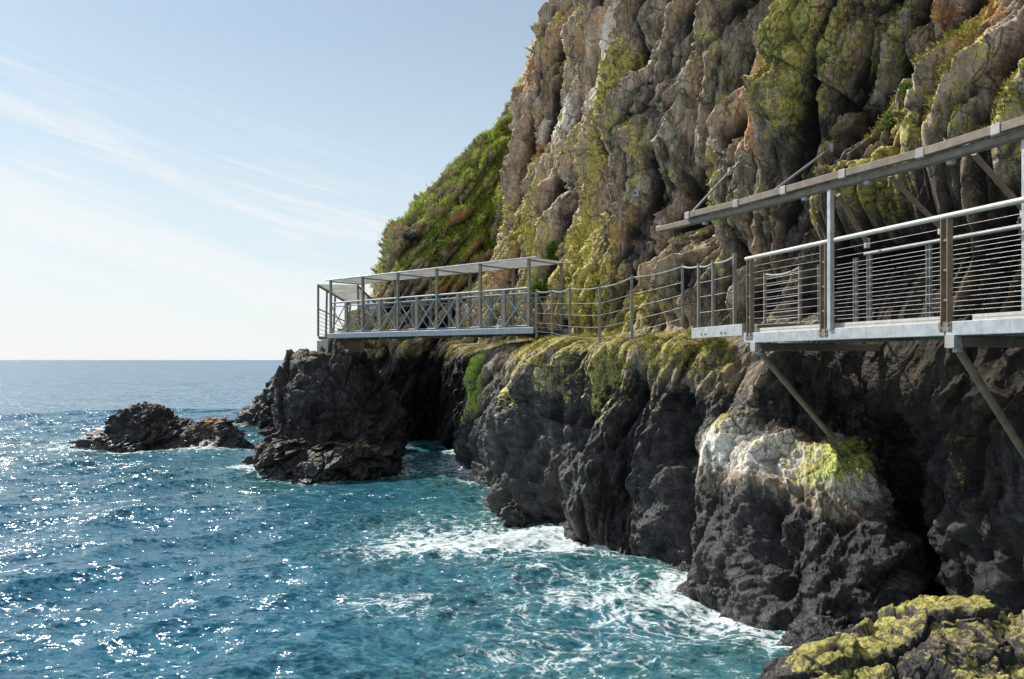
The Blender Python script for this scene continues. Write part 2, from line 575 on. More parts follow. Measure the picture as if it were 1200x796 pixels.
# ------------------------------------------------------------------ the cliff
ZL = [-1.5, 0, 1.5, 3, 4.5, 4.9, 6.2, 8, 11, 15, 20, 28]
NET = [
    # right of and behind the viewer
    [(12, -8)] * 6 + [(12.3, -8), (12.6, -7.8), (13, -7.5), (13.6, -7), (14.4, -6.5), (16, -5)],
    [(9.6, 1)] * 6 + [(9.8, 1.2), (10.2, 1.4), (10.6, 1.8), (11.2, 2.2), (12.2, 2.8), (14, 4)],
    [(8.2, 6.4), (8.2, 6.4), (8.3, 6.5), (8.3, 6.6), (8.3, 6.7), (8.4, 6.8), (8.3, 6.9), (8.8, 7.2), (9.3, 7.5), (10.2, 7.9), (11.3, 8.4), (13, 9.4)],
    # recess below the near walkway
    [(6.9, 9.8), (7.0, 9.9), (7.0, 10.1), (7.0, 10.3), (7.1, 10.5), (7.3, 10.7), (6.9, 10.5), (7.5, 11.0), (8.0, 11.4), (8.9, 11.9), (10.1, 12.6), (12, 14)],
    [(6.8, 12.4), (6.8, 12.5), (6.7, 12.5), (6.6, 12.5), (6.6, 12.5), (6.7, 12.7), (6.3, 12.3), (6.9, 12.8), (7.4, 13.2), (8.3, 13.8), (9.5, 14.5), (11.5, 16)],
    [(6.7, 13.4), (6.7, 13.5), (6.6, 13.5), (6.3, 13.4), (6.2, 13.4), (6.3, 13.6), (6.0, 13.4), (6.5, 13.9), (7.0, 14.4), (7.8, 15), (9, 15.8), (11, 17.5)],
    # the rounded lobe that stands out into the water
    [(5.7, 11.7), (5.75, 11.8), (5.8, 12.2), (5.85, 13.2), (5.8, 13.7), (5.9, 13.9), (5.7, 13.9), (6.1, 14.5), (6.6, 15.1), (7.4, 15.8), (8.5, 16.8), (10.5, 18.5)],
    [(4.3, 12.0), (4.4, 12.1), (4.6, 12.5), (5.2, 13.7), (5.4, 14.2), (5.5, 14.5), (5.4, 14.8), (5.7, 15.5), (6.2, 16.2), (6.9, 17), (7.9, 18), (10, 20)],
    [(3.6, 14.0), (3.7, 14.2), (3.8, 14.5), (4.3, 15.1), (4.6, 15.5), (4.8, 15.9), (4.9, 16.1), (5.2, 16.9), (5.7, 17.6), (6.4, 18.5), (7.4, 19.5), (9.5, 21.5)],
    # rock shelf that carries the path
    [(2.8, 16.2), (2.9, 16.4), (2.9, 16.6), (3.1, 16.6), (3.45, 16.3), (4.3, 17.6), (4.5, 18.0), (4.7, 18.8), (5.1, 19.6), (5.8, 20.6), (6.8, 21.8), (8.8, 24)],
    [(1.4, 17.2), (1.5, 17.4), (1.6, 17.6), (1.8, 17.9), (2.2, 18.1), (3.2, 20.2), (3.5, 20.6), (3.8, 21.3), (4.3, 22.2), (5, 23.2), (6.1, 24.6), (8.2, 27)],
    [(-.1, 20.3), (0, 20.5), (.2, 20.6), (.6, 20.6), (1.1, 20.0), (2.3, 22.6), (2.6, 22.9), (2.9, 23.6), (3.4, 24.5), (4.2, 25.6), (5.4, 27.2), (7.6, 30)],
    [(-.9, 25), (-.85, 25), (-.8, 24.8), (-.3, 24.3), (.4, 23.8), (1.7, 26.4), (1.9, 26.8), (2.1, 27.3), (2.5, 28.1), (3.2, 29.2), (4.4, 31), (6.6, 34)],
    # gully under the bridge
    [(-2.1, 33), (-2.1, 33), (-2.0, 32.5), (-1.7, 31.5), (-1.0, 30), (1.0, 30.4), (1.1, 30.7), (1.3, 31.4), (1.7, 32.4), (2.3, 34), (3.3, 36.2), (5.5, 39)],
    [(-3.3, 38.5), (-3.2, 38.5), (-3.1, 38), (-2.9, 37.2), (-2.5, 36), (-1.0, 34.5), (-.7, 34.6), (-.1, 35), (.5, 36), (.9, 37.2), (1.7, 39.2), (3.6, 43)],
    [(-4.4, 39.2), (-4.4, 39.2), (-4.3, 39), (-4, 38.4), (-3.6, 37.8), (-2.8, 37.6), (-2.5, 37.8), (-1.8, 38.6), (-.9, 40.3), (.4, 42.3), (1.7, 44.5), (3.8, 48)],
    # grassy headland
    [(-6, 39.2), (-6, 39.2), (-5.8, 39), (-5.5, 38.5), (-5.2, 38), (-4.9, 38), (-4.5, 38.2), (-4.0, 38.8), (-2.9, 40.2), (-1.0, 42.7), (1.0, 45.4), (3.6, 49.5)],
    [(-9, 41), (-9, 41), (-8.8, 40.8), (-8.5, 40.6), (-8.2, 40.5), (-8.1, 40.4), (-7.7, 40.3), (-6.8, 40.5), (-5.8, 41.8), (-3.0, 44.3), (.1, 47), (3.0, 51)],
    [(-9.5, 48), (-9.5, 48), (-9, 48.3), (-8.8, 48.6), (-8.6, 49), (-8.5, 49), (-8.1, 49.2), (-7.5, 49.5), (-6.3, 50), (-3.2, 52), (0, 54), (3, 57)],
    [(-5, 58), (-5, 58), (-4.7, 58.2), (-4.4, 58.4), (-4, 58.6), (-3.9, 58.7), (-3.5, 59), (-3, 59.3), (-2, 60), (0, 61), (2.5, 62.5), (6, 64)],
    [(8, 66)] * 6 + [(8.3, 66.2), (8.7, 66.5), (9.2, 66.8), (10, 67), (11.5, 67.5), (14, 69)],
]
NC, NR = len(NET), len(ZL)
ctrl = np.array([[(x, y, z) for (x, y), z in zip(c, ZL)] for c in NET], dtype=np.float64)


def cr(C, t, axis):
    """Catmull-Rom along an axis (centripetal enough for this net)."""
    C = np.moveaxis(C, axis, 0)
    n = len(C)
    i = np.clip(np.floor(t).astype(int), 0, n - 2)
    f = (t - i).reshape((-1,) + (1,) * (C.ndim - 1))
    g = lambda k: C[np.clip(i + k, 0, n - 1)]
    p0, p1, p2, p3 = g(-1), g(0), g(1), g(2)
    m1, m2 = (p2 - p0) * 0.42, (p3 - p1) * 0.42
    r = (2 * f**3 - 3 * f**2 + 1) * p1 + (f**3 - 2 * f**2 + f) * m1 + (-2 * f**3 + 3 * f**2) * p2 + (f**3 - f**2) * m2
    return np.moveaxis(r, 0, axis)


# vertices per control span, more where the camera sees detail
cspan = [10, 18, 90, 150, 90, 110, 130, 130, 130, 130, 120, 110, 130, 110, 70, 90, 110, 40, 20, 10]
rspan = [40, 90, 95, 95, 55, 75, 100, 120, 130, 100, 70]
tu = np.concatenate([np.linspace(i, i + 1, n, endpoint=False) for i, n in enumerate(cspan)] + [[NC - 1]])
tv = np.concatenate([np.linspace(i, i + 1, n, endpoint=False) for i, n in enumerate(rspan)] + [[NR - 1]])
B = cr(cr(ctrl, tu, 0), tv, 1)
NU, NV = B.shape[:2]
Nb = grid_normals(B)
if Nb[NU // 2, NV // 2, 0] > 0:
    Nb = -Nb
# smooth the base normals so that displacement does not tear at the ledge
for _ in range(30):
    Nb[1:-1] = (Nb[:-2] + Nb[1:-1] * 2 + Nb[2:]) / 4
    Nb[:, 1:-1] = (Nb[:, :-2] + Nb[:, 1:-1] * 2 + Nb[:, 2:]) / 4
Nb /= np.linalg.norm(Nb, axis=-1, keepdims=True)

mid = cr(cr(ctrl, tu, 0), np.array([6.5]), 1)[:, 0]
S = np.concatenate([[0], np.cumsum(np.linalg.norm(np.diff(mid[:, :2], axis=0), axis=1))])
X, Y, Z = (B[..., i].astype(F32) for i in range(3))
SR = np.repeat(-S[:, None].astype(F32), NV, 1)
w1 = fbm(X * .35, Y * .35, Z * .35, 3, 5)
w2 = fbm(X * .9, Y * .9, Z * .9, 3, 9)
hi = sstep(3.6, 5.6, Z + w1 * 0.8)          # 1 on the dry cliff above the path
TH = math.radians(63)
la = SR * math.cos(TH) + Z * math.sin(TH) + w1 * .25
sh = -SR * math.sin(TH) + Z * math.cos(TH) + w1 * 0.12
d1, e1, id1 = blocks2(la / 8.0, sh / 1.35, 3, .36, 3.4, 2.2, 1.3)
d2, e2, id2 = blocks2(la / 3.6, sh / 0.48, 21, .36, 3.0, 2.2, 1.2)
d3, e3, id3 = blocks2(la / 1.5, sh / 0.21, 33, .36, 2.6, 2.2)
d5, e5, id5 = facet2((SR * .9 + Z * .25) / 1.9, (Z * .95 - SR * .2) / 1.0, 47, 1.6)
d6, e6, id6 = blocks2(la / 15.0, sh / 0.85, 49, .34, 2.6, 1.6, 1.4)
rib = fbm(la * .16, sh * 1.5, w1 * .5, 4, 53, .6, True)
d4, e4, id4 = facet2(la / 0.26, sh / 0.10, 41, 1.3)
rg = fbm(X * 1.3, Y * 1.3, Z * 0.8, 5, 50, 0.55)
rgf = fbm(X * 5, Y * 5, Z * 4, 4, 60, 0.6)
strat2 = fbm(la * 1.2, sh * 8.0, w1, 3, 57, 0.6, True)
rgff = fbm(X * 15, Y * 15, Z * 12, 3, 66, 0.6)
brk = sstep(-.25, .35, fbm(X * .5, Y * .5, Z * .5, 3, 68))      # smoother slabs here, shattered rock there
hd = sstep(36.5, 39.5, Y)
Dhi = (d1 + .12) * (.85 - .4 * hd) + d2 * (.40 + .32 * brk) + d3 * (.21 + .18 * brk) + d4 * (.07 + .07 * brk) + d5 * .15 + (d6 + .2) * .48 * (1 - .5 * hd) + rib * .20 + rg * 0.05 + rgf * 0.030 + strat2 * .015 + rgff * .004
# sea-worn rock below: near-vertical ribs, pitted
TL = math.radians(76)
la2 = SR * math.cos(TL) + Z * math.sin(TL) + w1 * 0.5
sh2 = -SR * math.sin(TL) + Z * math.cos(TL) + w1 * 0.5
g1, h1, jd1 = blocks2(la2 / 3.6, sh2 / 1.6, 71, .25, 1.1, 1.1)
g2, h2, jd2 = blocks2(la2 / 1.2, sh2 / 0.62, 83, .25, 1.2, 1.2)
g3, h3, jd3 = blocks2(la2 / 0.42 + w2 * .2, sh2 / 0.24, 97, .25, 1.3, 1.2)
pit = fbm(X * 3.2, Y * 3.2, Z * 3.2, 5, 110, 0.6)
lobe = np.clip(1.2 * np.exp(-((X - 5.0) / 1.3) ** 2 - ((Y - 12.8) / 1.6) ** 2) * (1 - sstep(3.0, 3.8, Z)), 0, 1)
Dlo = (g1 + .2) * 0.90 * (1 - .7 * lobe) + g2 * (.42 - .12 * lobe) + g3 * 0.17 + pit * (.12 + .10 * lobe) + rgf * 0.05 + rgff * .008
D = Dlo * (1 - hi) + Dhi * hi

# where a photo pixel meets the un-noised rock: used to place big features and stains on the surface
PX = 600 + FPX * X / np.maximum(Y, .5)
PY = 422 - FPX * (Z - CAMH) / np.maximum(Y, .5)


def hit(px, py):
    q = (PX - px) ** 2 + (PY - py) ** 2 + np.where(Y < 2, 1e9, 0)
    near = q < 64
    if near.any():
        k = np.argmin(np.where(near, Y + q * .01, 1e9))
    else:
        k = np.argmin(q)
    return np.array((X.flat[k], Y.flat[k], Z.flat[k]))


def blob(pts, r):
    """Soft mask around a polyline drawn through world points (3D distance), r in metres."""
    pts = [hit(*p) for p in pts]
    if len(pts) == 1:
        pts = pts * 2
    best = None
    for a, b in zip(pts[:-1], pts[1:]):
        ab = b - a
        L = max((ab * ab).sum(), 1e-6)
        t = np.clip(((X - a[0]) * ab[0] + (Y - a[1]) * ab[1] + (Z - a[2]) * ab[2]) / L, 0, 1)
        q = (X - a[0] - t * ab[0]) ** 2 + (Y - a[1] - t * ab[1]) ** 2 + (Z - a[2] - t * ab[2]) ** 2
        best = q if best is None else np.minimum(best, q)
    return np.exp(-best / (r * r)).astype(F32)


def sculpt(pts, r, amt):
    global D
    D = D + amt * blob(pts, r)


# big buttresses (+) and clefts (-) of the upper face
sculpt([(735, 140), (765, 60), (800, 0)], 1.5, 1.0)
sculpt([(690, 230), (720, 150)], 1.1, 0.5)
sculpt([(800, 170), (860, 60)], 1.0, 0.7)
sculpt([(960, 130), (1000, 20)], 1.0, 0.9)
sculpt([(1130, 130), (1110, 30)], 0.9, 0.8)
sculpt([(920, 120), (945, 60), (975, -20)], .45, -0.9)
sculpt([(880, 100), (905, 0)], .5, -0.7)
sculpt([(1040, 110), (1095, 60), (1110, 0)], .7, -1.3)
sculpt([(700, 150), (735, 40)], .55, -0.8)
sculpt([(640, 160), (680, 40)], .9, -0.6)
sculpt([(790, 230), (830, 250), (850, 310)], .8, -0.9)
sculpt([(610, 60), (600, 200)], 1.0, -0.7)
# mossy shelf over the near walkway, dark hollow under it
sculpt([(960, 255), (1090, 225), (1200, 205)], .5, 0.75)
sculpt([(930, 340), (1000, 310), (1100, 310), (1200, 310)], .75, -1.0)
# lobe and clefts below
sculpt([(860, 540), (960, 560)], .9, 0.35)
sculpt([(805, 480), (812, 650)], .35, -0.6)
sculpt([(1065, 520), (1075, 680)], .5, -0.8)
sculpt([(905, 600), (910, 690)], .25, -0.35)
sculpt([(640, 440), (590, 560)], .9, 0.4)
sculpt([(700, 480), (690, 600)], .8, 0.35)
sculpt([(740, 470), (730, 620)], .4, -0.45)

# keep the rock out of the walkways' clear space
ledge = np.exp(-((Z - 4.75) / 0.45) ** 2) * sstep(10.5, 13, Y) * (1 - sstep(34, 38, Y))
D = D * (1 - 0.75 * ledge)
under = sstep(3.2, 4.2, Z) * (1 - sstep(6.5, 7.5, Z)) * (1 - sstep(16.0, 18.0, Y))
D = np.where(under > 0, D * (1 - 0.35 * under) - 0.10 * under, D)
P = B + Nb * D[..., None]

Nd = grid_normals(P)
if (Nd * Nb).sum(-1).mean() < 0:
    Nd = -Nd
up = Nd[..., 2].astype(F32)
px_, py_, pz_ = (P[..., i].astype(F32) for i in range(3))

# ---- masks for growth and stains, and for shade and edge light painted in
pat = fbm(px_ * .55, py_ * .55, pz_ * .4, 4, 201)
pat2 = fbm(px_ * 1.4, py_ * 1.4, pz_ * .9, 4, 207)
nearpath = np.exp(-((pz_ - 5.0) / 1.6) ** 2)
wet = 1 - sstep(2.7, 4.0, pz_ + pat * 1.0 - 0.9 * sstep(16, 20, py_) * 0.2)
wet = np.maximum(wet, 0.85 * blob([(690, 450), (740, 560)], 1.6))
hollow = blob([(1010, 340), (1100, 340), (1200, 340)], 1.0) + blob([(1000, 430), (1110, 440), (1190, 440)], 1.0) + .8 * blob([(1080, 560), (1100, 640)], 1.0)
moss = 0.07 + 0.70 * pat + 0.45 * pat2 + 0.28 * sstep(.15, .7, up) + 0.20 * nearpath - .55 * np.clip(hollow, 0, 1) - 0.25 * (1 - sstep(2.0, 3.6, pz_)) - 0.10 * sstep(9, 14, pz_)
for pts, r, a in [([(600, 240), (650, 300), (690, 320)], 1.6, .45), ([(720, 370), (640, 400), (760, 400)], 1.4, .5), ([(557, 490), (572, 430)], .9, .95),
                  ([(700, 210), (720, 160)], 1.0, .4), ([(760, 90), (745, 120)], 1.1, .4), ([(1000, 60), (960, 90)], .8, .3), ([(1090, 150), (1180, 130)], .8, .3),
                  ([(990, 245), (1100, 220), (1200, 205)], .6, .5), ([(1030, 440), (1060, 560)], .95, .5), ([(1165, 530), (1150, 580)], .5, .5), ([(940, 610), (960, 570), (985, 540)], .55, .6),
                  ([(840, 560), (900, 520), (990, 570)], .8, .55), ([(800, 400), (860, 420)], .6, .45), ([(1150, 60), (1180, 30)], .7, .3)]:
    moss = moss + a * blob(pts, r)
moss = np.clip(moss, 0, 1.3) * (1 - 0.8 * (1 - sstep(1.2, 2.6, pz_ + pat)))
ochre = np.clip(0.36 + 0.90 * fbm(px_ * .9, py_ * .9, pz_ * .5, 4, 231), 0, 1) * sstep(5, 8, pz_)
for pts, r, a in [([(700, 20), (720, 0)], 1.0, .5), ([(940, 60), (960, 10)], .5, .6), ([(930, 130), (910, 170)], .4, .5), ([(690, 190), (720, 120)], .6, .4), ([(1190, 40), (1160, 0)], .5, .3)]:
    ochre = ochre + a * blob(pts, r)
pale = np.clip(-0.05 + 0.7 * fbm(px_ * .8, py_ * .8, pz_ * .35, 4, 251), 0, 1) * sstep(4.5, 7, pz_)
for pts, r, a in [([(850, 530), (920, 545), (1000, 565)], .72, .95), ([(640, 150), (675, 140)], 1.0, .75), ([(738, 50), (730, 115)], .9, .85), ([(590, 390), (600, 430)], 1.0, .4), ([(790, 480), (830, 420)], .5, .35), ([(860, 230), (845, 260)], .5, .3)]:
    pale = pale + a * blob(pts, r)
wet = np.maximum(wet, .9 * sstep(28.5, 31, py_) * (1 - sstep(3.9, 4.8, pz_)))  # gully walls set to the dark basalt colour to paint their shade
wet = wet * (1 - 0.85 * np.clip(1.3 * blob([(850, 540), (940, 550), (980, 570)], .75), 0, 1)) * (1 - .8 * blob([(565, 460), (600, 410)], 1.2))
grassy = sstep(37, 40.5, py_) * sstep(6.5, 9.0, pz_) * (1 - sstep(16.5, 19, pz_)) * sstep(.12, .40, up + pat2 * .25)
moss = np.maximum(moss, grassy * 1.2)
green = np.clip(grassy * 0.8 + 1.1 * blob([(557, 490), (572, 430)], .9) + .8 * blob([(1165, 530), (1160, 570)], .35) + .6 * blob([(960, 590), (985, 550)], .4) + .5 * blob([(1040, 470), (1050, 560)], .7) + 0.12 * sstep(.2, .6, pat2), 0, 1)
crk_shade = np.clip(hi * ((1 - sstep(0.0, .10, e1)) + .5 * (1 - sstep(0, .10, e2)) + .25 * (1 - sstep(0, .12, e3)) + .3 * (1 - sstep(0, .03, e5))) + (1 - hi) * ((1 - sstep(0, .08, h1)) + .6 * (1 - sstep(0, .1, h2))), 0, 1)
cellid = np.where(hi > .5, id1 * .5 + id2 * .5, jd1 * .5 + jd2 * .5)
tone = np.clip(0.55 - 1.0 * np.clip(hollow, 0, 1) + 0.35 * fbm(px_ * .3, py_ * .3, pz_ * .3, 3, 271) + .15 * (id3 - .5), 0, 1)  # hollow by the near walkway painted darker, standing for its shade
def blur(Q, n):
    for ax in (0, 1):
        c = np.cumsum(np.concatenate([np.repeat(np.take(Q, [0], ax), n + 1, ax), Q, np.repeat(np.take(Q, [-1], ax), n, ax)], ax), ax)
        L = Q.shape[ax]
        Q = (np.take(c, np.arange(2 * n + 1, 2 * n + 1 + L), ax) - np.take(c, np.arange(0, L), ax)) / (2 * n + 1)
    return Q


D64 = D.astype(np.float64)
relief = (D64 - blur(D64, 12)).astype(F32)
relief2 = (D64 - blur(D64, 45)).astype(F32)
crk_shade = np.clip(crk_shade * .5 + sstep(.01, .14, -relief) * .7 + sstep(.06, .42, -relief2) * .85, 0, 1)  # joints, plus shade painted into dents and clefts of the relief
pale = pale + .25 * sstep(.05, .16, relief) * sstep(5, 7, pz_)  # raised edges painted paler, as sunlit highlights
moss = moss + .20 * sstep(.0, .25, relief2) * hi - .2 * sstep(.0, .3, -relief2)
cellid = np.clip(cellid - .9 * sstep(.03, .16, relief) * (cellid * .7), 0, 1)  # same painted edge light: dark cell colour reduced on raised parts
cush = fbm(px_ * 6.5, py_ * 6.5, pz_ * 6.5, 3, 281, .55, True)
P = P + Nd * (np.clip(moss - .35, 0, .7) * (.01 + .04 * cush) * (1 - wet * .5))[..., None]
tone = np.clip(tone + .45 * blob([(840, 540), (920, 545), (1000, 575)], .8) - .10 + 2.2 * relief + .45 * relief2 - .75 * sstep(28.5, 31, py_) * (1 - sstep(3.9, 4.9, pz_)), 0, 1)  # painted shade in dents and gully, painted light on raised relief
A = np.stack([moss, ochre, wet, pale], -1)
Bm = np.stack([cellid, green, crk_shade, tone], -1)
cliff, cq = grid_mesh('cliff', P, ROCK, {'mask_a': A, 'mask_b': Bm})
tag(cliff, 'steep craggy basalt cliff with moss and lichen rising behind the walkways', 'cliff', kind='structure')
# coarse copy of the surface for finding where things touch the rock
Pc = P[::3, ::3]
nu_, nv_ = Pc.shape[:2]
ic = np.arange(nu_ * nv_).reshape(nu_, nv_)
qc = np.stack([ic[:-1, :-1], ic[1:, :-1], ic[1:, 1:], ic[:-1, 1:]], -1).reshape(-1, 4)
BVH = BVHTree.FromPolygons(Pc.reshape(-1, 3).tolist(), qc.tolist())
EYE = Vector((0, 0, CAMH))


def on_rock(px, py, default=15.0):
    d = at(px, py, 1.0) - EYE
    d.normalize()
    h = BVH.ray_cast(EYE, d)
    return h[0] if h[0] is not None else at(px, py, default)


# ------------------------------------------------------------------ free-standing rocks
def star_rock(name, org, ells, seed, label, cat='rock', nth=420, nph=230, scale=1.0, wetz=1.6, mossz=9.0, mossamt=0.0, ochre_z=None, group=None, amp=1.0, lump=0.0, aniso=(1, 1, 1)):
    """One rock: the union of ellipsoids seen from an inner point, then broken into facets."""
    th = np.linspace(0, 2 * np.pi, nth, endpoint=False)
    ph = np.linspace(0.001, np.pi * 0.80, nph)
    T, H = np.meshgrid(th, ph, indexing='ij')
    dirs = np.stack([np.sin(H) * np.cos(T), np.sin(H) * np.sin(T), np.cos(H)], -1)
    org = np.array(org, float)
    R = np.full(T.shape, 0.05)
    Rs = np.zeros(T.shape)
    for c, r in ells:
        o = (org - np.array(c)) / np.array(r)
        d = dirs / np.array(r)
        a = (d * d).sum(-1)
        b = (d * o).sum(-1)
        cc = (o * o).sum() - 1
        disc = b * b - a * cc
        t = np.where(disc > 0, (-b + np.sqrt(np.maximum(disc, 0))) / a, 0)
        t = np.maximum(t, 0.05)
        Rs += t ** 10
        R = np.maximum(R, t)
    R = 0.5 * R + 0.5 * np.minimum(Rs ** 0.1, R * 1.15)
    p = org + dirs * R[..., None]
    x, y, z = ((p[..., i] / scale / aniso[i]).astype(F32) for i in range(3))
    w = fbm(x * .6, y * .6, z * .6, 3, seed) * .5
    # tilt the joints
    xr, zr = x * .87 + z * .5, -x * .5 + z * .87
    a1, b1, i1 = facet3(xr / 1.5 + w, y / 1.3 + w, zr / 1.0 - w, seed + 1)
    a2, b2, i2 = facet3(xr / .55 + w, y / .5, zr / .36 + w, seed + 5)
    a3, b3, i3 = facet3(xr / .2 + w * 2, y / .2, zr / .14, seed + 9)
    n = fbm(x * 2.1, y * 2.1, z * 2.1, 5, seed + 20, .6)
    n2 = fbm(x * 8, y * 8, z * 8, 3, seed + 25, .6)
    d = (a1 * .75 * (1 - .6 * lump) + lump * .5 * fbm(x * 1.1, y * 1.1, z * 1.1, 4, seed + 33, .55, True) + a2 * .28 + a3 * .07 + n * .20 + n2 * .03 - .16 * (1 - sstep(0, .06, b1)) - .06 * (1 - sstep(0, .07, b2))) * scale * amp
    p = p + dirs * d[..., None]
    nn = grid_normals(p, True)
    if (nn * dirs).sum() < 0:
        nn = -nn
    u = nn[..., 2].astype(F32)
    zz = p[..., 2].astype(F32)
    pt = fbm(p[..., 0] * .9, p[..., 1] * .9, zz * .9, 4, seed + 40)
    wet = 0.95 - 0.55 * sstep(wetz, wetz + 1.5, zz + pt * .8) * (0.4 + 0.6 * sstep(.0, .6, u))
    mo = np.clip((.35 + .6 * pt + .7 * u) * mossamt * sstep(mossz, mossz + .5, zz + pt * .5), 0, .88)
    oc = np.zeros_like(mo)
    if ochre_z:
        oc = np.clip(.5 + .9 * pt, 0, 1.1) * np.exp(-((zz - ochre_z) / .5) ** 2) * sstep(.1, .5, u)
        wet = wet * (1 - .6 * oc)
        mo = np.maximum(mo, .55 * oc)
    ck = np.clip((1 - sstep(0, .05, b1)) + .6 * (1 - sstep(0, .05, b2)), 0, 1)
    A_ = np.stack([mo, oc, wet, np.zeros_like(mo)], -1)
    B_ = np.stack([i1 * .5 + i2 * .5, .08 + .22 * sstep(0, .5, pt), ck, np.clip(.55 + .4 * pt + .2 * (i2 - .5), 0, 1)], -1)
    o, _ = grid_mesh(name, p, ROCK, {'mask_a': A_, 'mask_b': B_}, wrap=True)
    tag(o, label, cat, group)
    return o, p


stack, stack_p = star_rock('sea_stack', (-7.4, 30.6, .3), [((-7.65, 31.2, 1.6), (1.85, 2.2, 2.95)), ((-7.1, 29.6, .1), (2.6, 2.2, 1.2)), ((-8.9, 29.8, 0), (1.5, 1.7, 1.35)), ((-6.2, 31.3, .5), (1.7, 1.9, 2.5)), ((-7.3, 34, 1.2), (2.1, 4.0, 3.0)), ((-7.3, 31, 2.8), (1.8, 1.6, 1.75))],
          301, 'big dark sea stack carrying the far end of the covered footbridge', 'sea stack', nth=700, nph=380, scale=1.15, wetz=3.0, ochre_z=.95, amp=.75)
star_rock('sea_rock', (-17, 37.3, -.2), [((-17.7, 37.4, .1), (1.7, 1.5, 2.0)), ((-15.6, 37.4, -.1), (2.9, 1.5, 1.45)), ((-19.2, 37.0, -.2), (1.9, 1.3, .95)), ((-16.5, 36.6, -.3), (3.6, 1.2, .9))],
          331, 'low jagged black rock standing alone in the open sea', 'rock', nth=620, nph=240, scale=.9, wetz=2.2, ochre_z=1.3, amp=.8)
star_rock('sea_rock', (-14.6, 50, 0), [((-14.2, 50, 0), (2.6, 3, 3.2)), ((-16, 49.5, -.2), (1.6, 1.6, 1.7))],
          351, 'far black rock half hidden behind the left flank of the sea stack', 'rock', nth=240, nph=140, scale=1.2, wetz=4.0, amp=.8)
star_rock('boulder', (4.3, 8.1, -.6), [((4.75, 8.2, -.2), (1.2, 1.3, 1.75)), ((3.8, 8.1, -.5), (1.6, 1.3, 1.65)), ((3.1, 7.7, -.7), (1.5, 1.3, 1.35)), ((4.6, 7.3, -.8), (1.5, 1.3, 1.6))],
          371, 'broad mossy boulder by the water below the near walkway, its left end bare grey', 'boulder', nth=760, nph=400, scale=.75, wetz=.1, mossz=.75, mossamt=.85, amp=.40, lump=.8)
star_rock('boulder', (5.6, 7.4, -.3), [((5.65, 7.4, .05), (1.05, 1.2, 1.8)), ((5.9, 6.6, -.3), (1.2, 1.3, 1.5))],
          391, 'tall mossy boulder cut off by the right edge of the photo', 'boulder', nth=600, nph=320, scale=.75, wetz=.1, mossz=.6, mossamt=.85, amp=.40, lump=.8)
star_rock('wave_rock', (.08, 20.0, -.1), [((.08, 20.0, 0), (.42, .3, .36))],
          401, 'small pointed black rock in white surf at the foot of the cliff', 'rock', nth=120, nph=70, scale=.35, wetz=2.0, amp=.6)
star_rock('wave_rock', (4.75, 11.3, -.1), [((4.75, 11.3, -.05), (.75, .4, .42))],
          411, 'low wet rock at the foot of the round lobe, beside the broad boulder', 'rock', nth=160, nph=90, scale=.35, wetz=2.0, amp=.6)

# ------------------------------------------------------------------ the sea
rad = np.concatenate([[0.5, 2.5], np.geomspace(5, 70, 760), np.geomspace(71.5, 40000, 150)])
ang = np.radians(np.concatenate([np.linspace(-48, 62, 900), np.linspace(66, 308, 60)]))
Tt, Rr = np.meshgrid(ang, rad, indexing='ij')
wx = (Rr * np.sin(Tt)).astype(F32)
wy = (Rr * np.cos(Tt)).astype(F32)
dx = np.zeros_like(wx)
dy = np.zeros_like(wx)
dz = np.zeros_like(wx)
spac = np.maximum(Rr * 0.0036, np.where(Rr > 70, Rr * .045, 0)).astype(F32)
for i in range(64):
    lam = 0.45 * (9.0 / 0.45) ** (i / 63.0)
    th = math.radians(-58) + RNG.normal(0, 0.62)
    kx, ky = math.cos(th), math.sin(th)
    k = 2 * math.pi / lam
    amp = 0.0063 * lam ** 0.92 * (0.6 + 0.8 * RNG.random()) * (1.15 if lam < 2.5 else 1)
    amp = amp * np.clip(lam / spac / 4 - .5, 0, 1)
    ph = k * (kx * wx + ky * wy) + RNG.random() * 6.283
    s, c = np.sin(ph), np.cos(ph)
    # patchiness: groups of waves
    gmod = 0.7 + 0.5 * np.sin(ph * .13 + i)
    dz += amp * gmod * s
    dx += 0.9 * amp * gmod * kx * c
    dy += 0.9 * amp * gmod * ky * c
Pw = np.stack([wx + dx, wy + dy, dz], -1)
# distance to the rocks' water line
foam = np.zeros_like(wx)
from mathutils import kdtree
shore = P[::4, :][np.abs(P[::4, :, 2]) < .25]
shore = np.concatenate([shore[::3]] + [np.array([(o.data.vertices[i].co) for i in range(0, len(o.data.vertices), 9) if abs(o.data.vertices[i].co.z) < .12]).reshape(-1, 3) for o in bpy.data.objects if o.type == 'MESH' and o.name.split('.')[0] in ('sea_stack', 'sea_rock', 'boulder', 'wave_rock')])
kd = kdtree.KDTree(len(shore))
for i, c in enumerate(shore):
    kd.insert((c[0], c[1], 0), i)
kd.balance()
near = np.full(wx.shape, 50.0, F32)
sel = np.argwhere((Rr < 70)[:, ::3] & (np.abs(Tt) < 1.2)[:, ::3])
sub = near[:, ::3].copy()
for a, b in sel[::1]:
    if a % 3 == 0:
        sub[a, b] = kd.find((wx[a, b * 3], wy[a, b * 3], 0))[2]
sub[:900] = np.repeat(sub[:900:3], 3, 0)
near = np.repeat(sub, 3, 1)[:, :wx.shape[1]]
shal = np.clip(np.exp(-near / 5.0), 0, 1)
edge = np.exp(-near / .45)
big = fbm(wx * .25, wy * .25, wx * 0, 4, 501)
foam += .60 * edge * (0.6 + .8 * big) + .14 * np.exp(-near / 3.5)


def fb(px, py, rx, ry, a):
    global foam
    cx, cy = sea_at(px, py)
    foam = foam + a * np.exp(-((wx - cx) / rx) ** 2 - ((wy - cy) / ry) ** 2)


